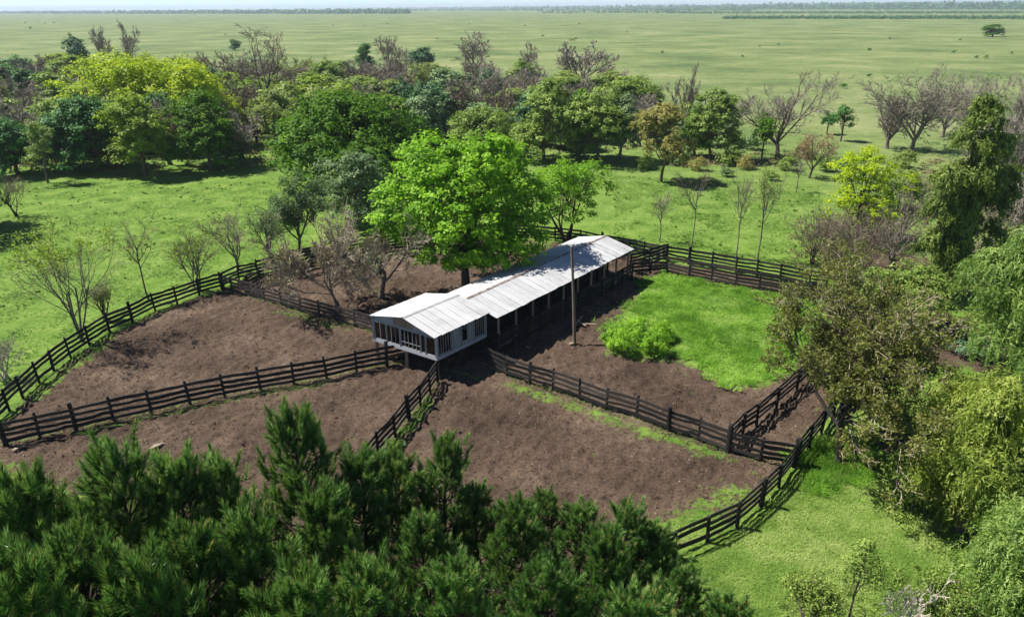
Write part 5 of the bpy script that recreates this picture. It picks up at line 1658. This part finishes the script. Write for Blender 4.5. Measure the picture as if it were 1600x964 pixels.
# ------------------------------------------------------------------ grass and weeds
def blades(name, label, P, hts, mat, seed, nb=4, bw=.035, lean=.55):
    rng = np.random.default_rng(seed)
    n = len(P) * nb
    i = np.repeat(np.arange(len(P)), nb)
    base = P[i] + rng.normal(0, .06, (n, 3)) * [1, 1, 0]
    d = unit(rng.normal(0, lean * 1.9, (n, 3)) * [1, 1, 0] + [0, 0, 1])
    h = (hts[i] * rng.uniform(.5, 1.2, n))[:, None]
    wv = unit(np.cross(d, np.array([0, 0, 1.0])) + rng.normal(0, .25, (n, 3))) * (bw * rng.uniform(.7, 1.3, n))[:, None]
    tip = base + d * h + unit(d * [1, 1, 0] + 1e-6) * h * .25 - [0, 0, .0]
    V = np.stack([base - wv * .5, base + wv * .5, tip], 1).reshape(-1, 3)
    k = np.arange(n)[:, None] * 3
    ct = np.clip(.5 + (vnoise(P[:, :2], .30, seed) - .5) * .8 + (vnoise(P[:, :2], 1.3, seed + 1) - .5) * .7, 0, 1)
    g = Geo()
    g.add(V, k + [0, 1, 2], 0, np.repeat(np.clip(ct[i] + rng.normal(0, .12, n), 0, 1), 3))
    return tag(link(name, g.mesh(name, [L[mat]])), label, kind='stuff')


def dens(P, seed, scale=.6, thr=.45):
    rng = np.random.default_rng(seed)
    return P[vnoise(P[:, :2], scale, seed) + rng.normal(0, .12, len(P)) > thr]


pp = scatter([(945, 537), (960, 508), (987, 476), (1010, 443), (1042, 430), (1112, 442), (1190, 456), (1280, 472), (1274, 525), (1228, 578), (1187, 601), (1130, 596), (1088, 572), (1050, 552), (1000, 552)], 21000, 101, 1.0)
pp = dens(pp, 15, .55, .30)
hh = .06 + .42 * vnoise(pp[:, :2], .4, 8) ** 1.8 + .26 * vnoise(pp[:, :2], 1.1, 9) ** 2
blades('weeds', 'lush bright green weeds filling the right pen', pp, hh, 'weed', 102, 5, .055, .6)
for xb, yb, yt, wp, sd, lb in ((972, 551, 517, 44, 1, 'bright leafy bush at the near left corner of the green pen'), (1022, 553, 517, 50, 2, 'bright leafy bush right of the first, at the near edge of the green pen'),
                               (998, 536, 497, 58, 3, 'tallest bright bush behind two others at the corner of the green pen'), (956, 536, 518, 26, 4, 'smallest bright bush, nearest the pole'),
                               (1034, 532, 506, 36, 5, 'bright bush at the right end of the clump by the pole')):
    t_leafy(lb, xb, yb, yt, wp, 'sprout', 700 + sd, cat='bush', name='leafy_bush', group='bright bushes by the pole', base=.0, nclump=80, per=28, cr=.34, leaf=.24, lw=.34, nlobe=6, r0=.03, squash=.9, up=.35)
pw = scatter([(1255, 715), (1300, 690), (1370, 705), (1375, 760), (1300, 772), (1250, 765)], 5000, 105, .8)
blades('weeds', 'lush green weeds round the trunk of the gnarled tree', pw, .2 + .4 * vnoise(pw[:, :2], .6, 5), 'weed', 106, 5, .05, .6)
pg = scatter([(1246, 745), (1200, 800), (1110, 862), (1000, 910), (900, 990), (960, 1060), (1560, 1060), (1480, 860), (1400, 760), (1340, 740)], 34000, 107)
blades('grass', 'sunlit pale grass slope at the lower right', pg, .06 + .14 * vnoise(pg[:, :2], .5, 6) + .05 * vnoise(pg[:, :2], 2.2, 7), 'palegrass', 108, 4, .03, .8)
pl2 = scatter([(-60, 640), (60, 560), (200, 490), (345, 435), (480, 395), (480, 285), (-60, 285)], 26000, 109)
q = dens(pl2, 3, .45, .46)
blades('grass', 'bright green grass of the left pasture', q, .10 + .22 * vnoise(q[:, :2], .6, 12) ** 2, 'grassblade', 110, 5, .07, .8)
pl3 = scatter([(960, 375), (1250, 425), (1300, 420), (1280, 290), (960, 275)], 12000, 111)
q = dens(pl3, 5, .4, .44)
blades('grass', 'rough green grass behind the back fence', q, .10 + .3 * vnoise(q[:, :2], .5, 13) ** 2, 'grassblade', 112, 5, .08, .8)
# grass and weeds creeping along the fence feet
allp = []
rg2 = np.random.default_rng(41)
for pts, r, k in GREEN_STRIPS:
    W = W2(pts)
    for a, c in zip(W[:-1], W[1:]):
        n = int(np.linalg.norm(c - a) * 26 * r * k)
        t = rg2.random(n)[:, None]
        q = a * (1 - t) + c * t + rg2.normal(0, r * .55, (n, 2))
        allp.append(q)
for fpts in (F_diag, F_right, F_right_low, F_outer_left, F_lane_back, F_branch, F_mid):
    W = W2(fpts)
    for a, c in zip(W[:-1], W[1:]):
        n = int(np.linalg.norm(c - a) * 14)
        t = rg2.random(n)[:, None]
        allp.append(a * (1 - t) + c * t + rg2.normal(0, .22, (n, 2)))
q = np.concatenate(allp)
q = np.concatenate([q, np.zeros((len(q), 1))], 1)
blades('grass', 'thin green grass along the feet of the pen fences', q, .08 + .16 * vnoise(q[:, :2], .8, 11), 'palegrass', 113, 4, .035, .7)
# clods and straw on the trodden soil
rc = np.random.default_rng(51)
cl = np.stack([rc.uniform(-40, 36, 60000), rc.uniform(24, 80, 60000)], 1)
sm = soil_amount(cl)
cl = cl[(sm > .6)][:15000]
n = len(cl)
s = rc.uniform(.018, .05, n) * np.where(rc.random(n) < .05, 1.8, 1)
ang = rc.uniform(0, 6.28, n)
ux = np.stack([np.cos(ang), np.sin(ang), rc.normal(0, .2, n)], 1) * s[:, None] * 1.4
uy = np.stack([-np.sin(ang), np.cos(ang), rc.normal(0, .2, n)], 1) * s[:, None]
b0 = np.concatenate([cl, np.full((n, 1), -.02)], 1)
V = np.stack([b0 - ux, b0 - uy, b0 + ux, b0 + uy, b0 + np.array([0, 0, 1.2]) * s[:, None]], 1).reshape(-1, 3)
k = np.arange(n)[:, None] * 5
m, nt, b = new_mat('soil_clods')
nt.links.new(ramp(nt, attr(nt, 'tint'), [(0.0, (.06, .04, .03)), (.5, (.12, .082, .06)), (.9, (.20, .145, .105)), (1.0, (.40, .31, .21))]), b.inputs['Base Color'])
b.inputs['Roughness'].default_value = .95
g = Geo()
g.add(V, np.concatenate([k + [0, 1, 4], k + [1, 2, 4], k + [2, 3, 4], k + [3, 0, 4]]), 0, np.repeat(rc.random(n) ** .8, 5))
tag(link('clods', g.mesh('clods', [m])), 'loose dark clods and straw bits on the trodden pen soil', kind='stuff')

# ------------------------------------------------------------------ haze over the far plain
HZ = 15500.0
g = Geo()
g.box((0, 0, 34.0), (2 * HZ, 2 * HZ, 72.0))
m = bpy.data.materials.new('haze_air')
m.use_nodes = True
nt = m.node_tree
for n_ in list(nt.nodes):
    if n_.type != 'OUTPUT_MATERIAL': nt.nodes.remove(n_)
pv = N(nt, 'ShaderNodeVolumePrincipled', Density=0.0001, Anisotropy=0.1)
pv.inputs['Color'].default_value = (0.74, 0.87, 1.0, 1)
nt.links.new(pv.outputs[0], nt.nodes['Material Output'].inputs['Volume'])
tag(link('haze', g.mesh('haze', [m])), 'thin blue haze over the far plain', kind='stuff')
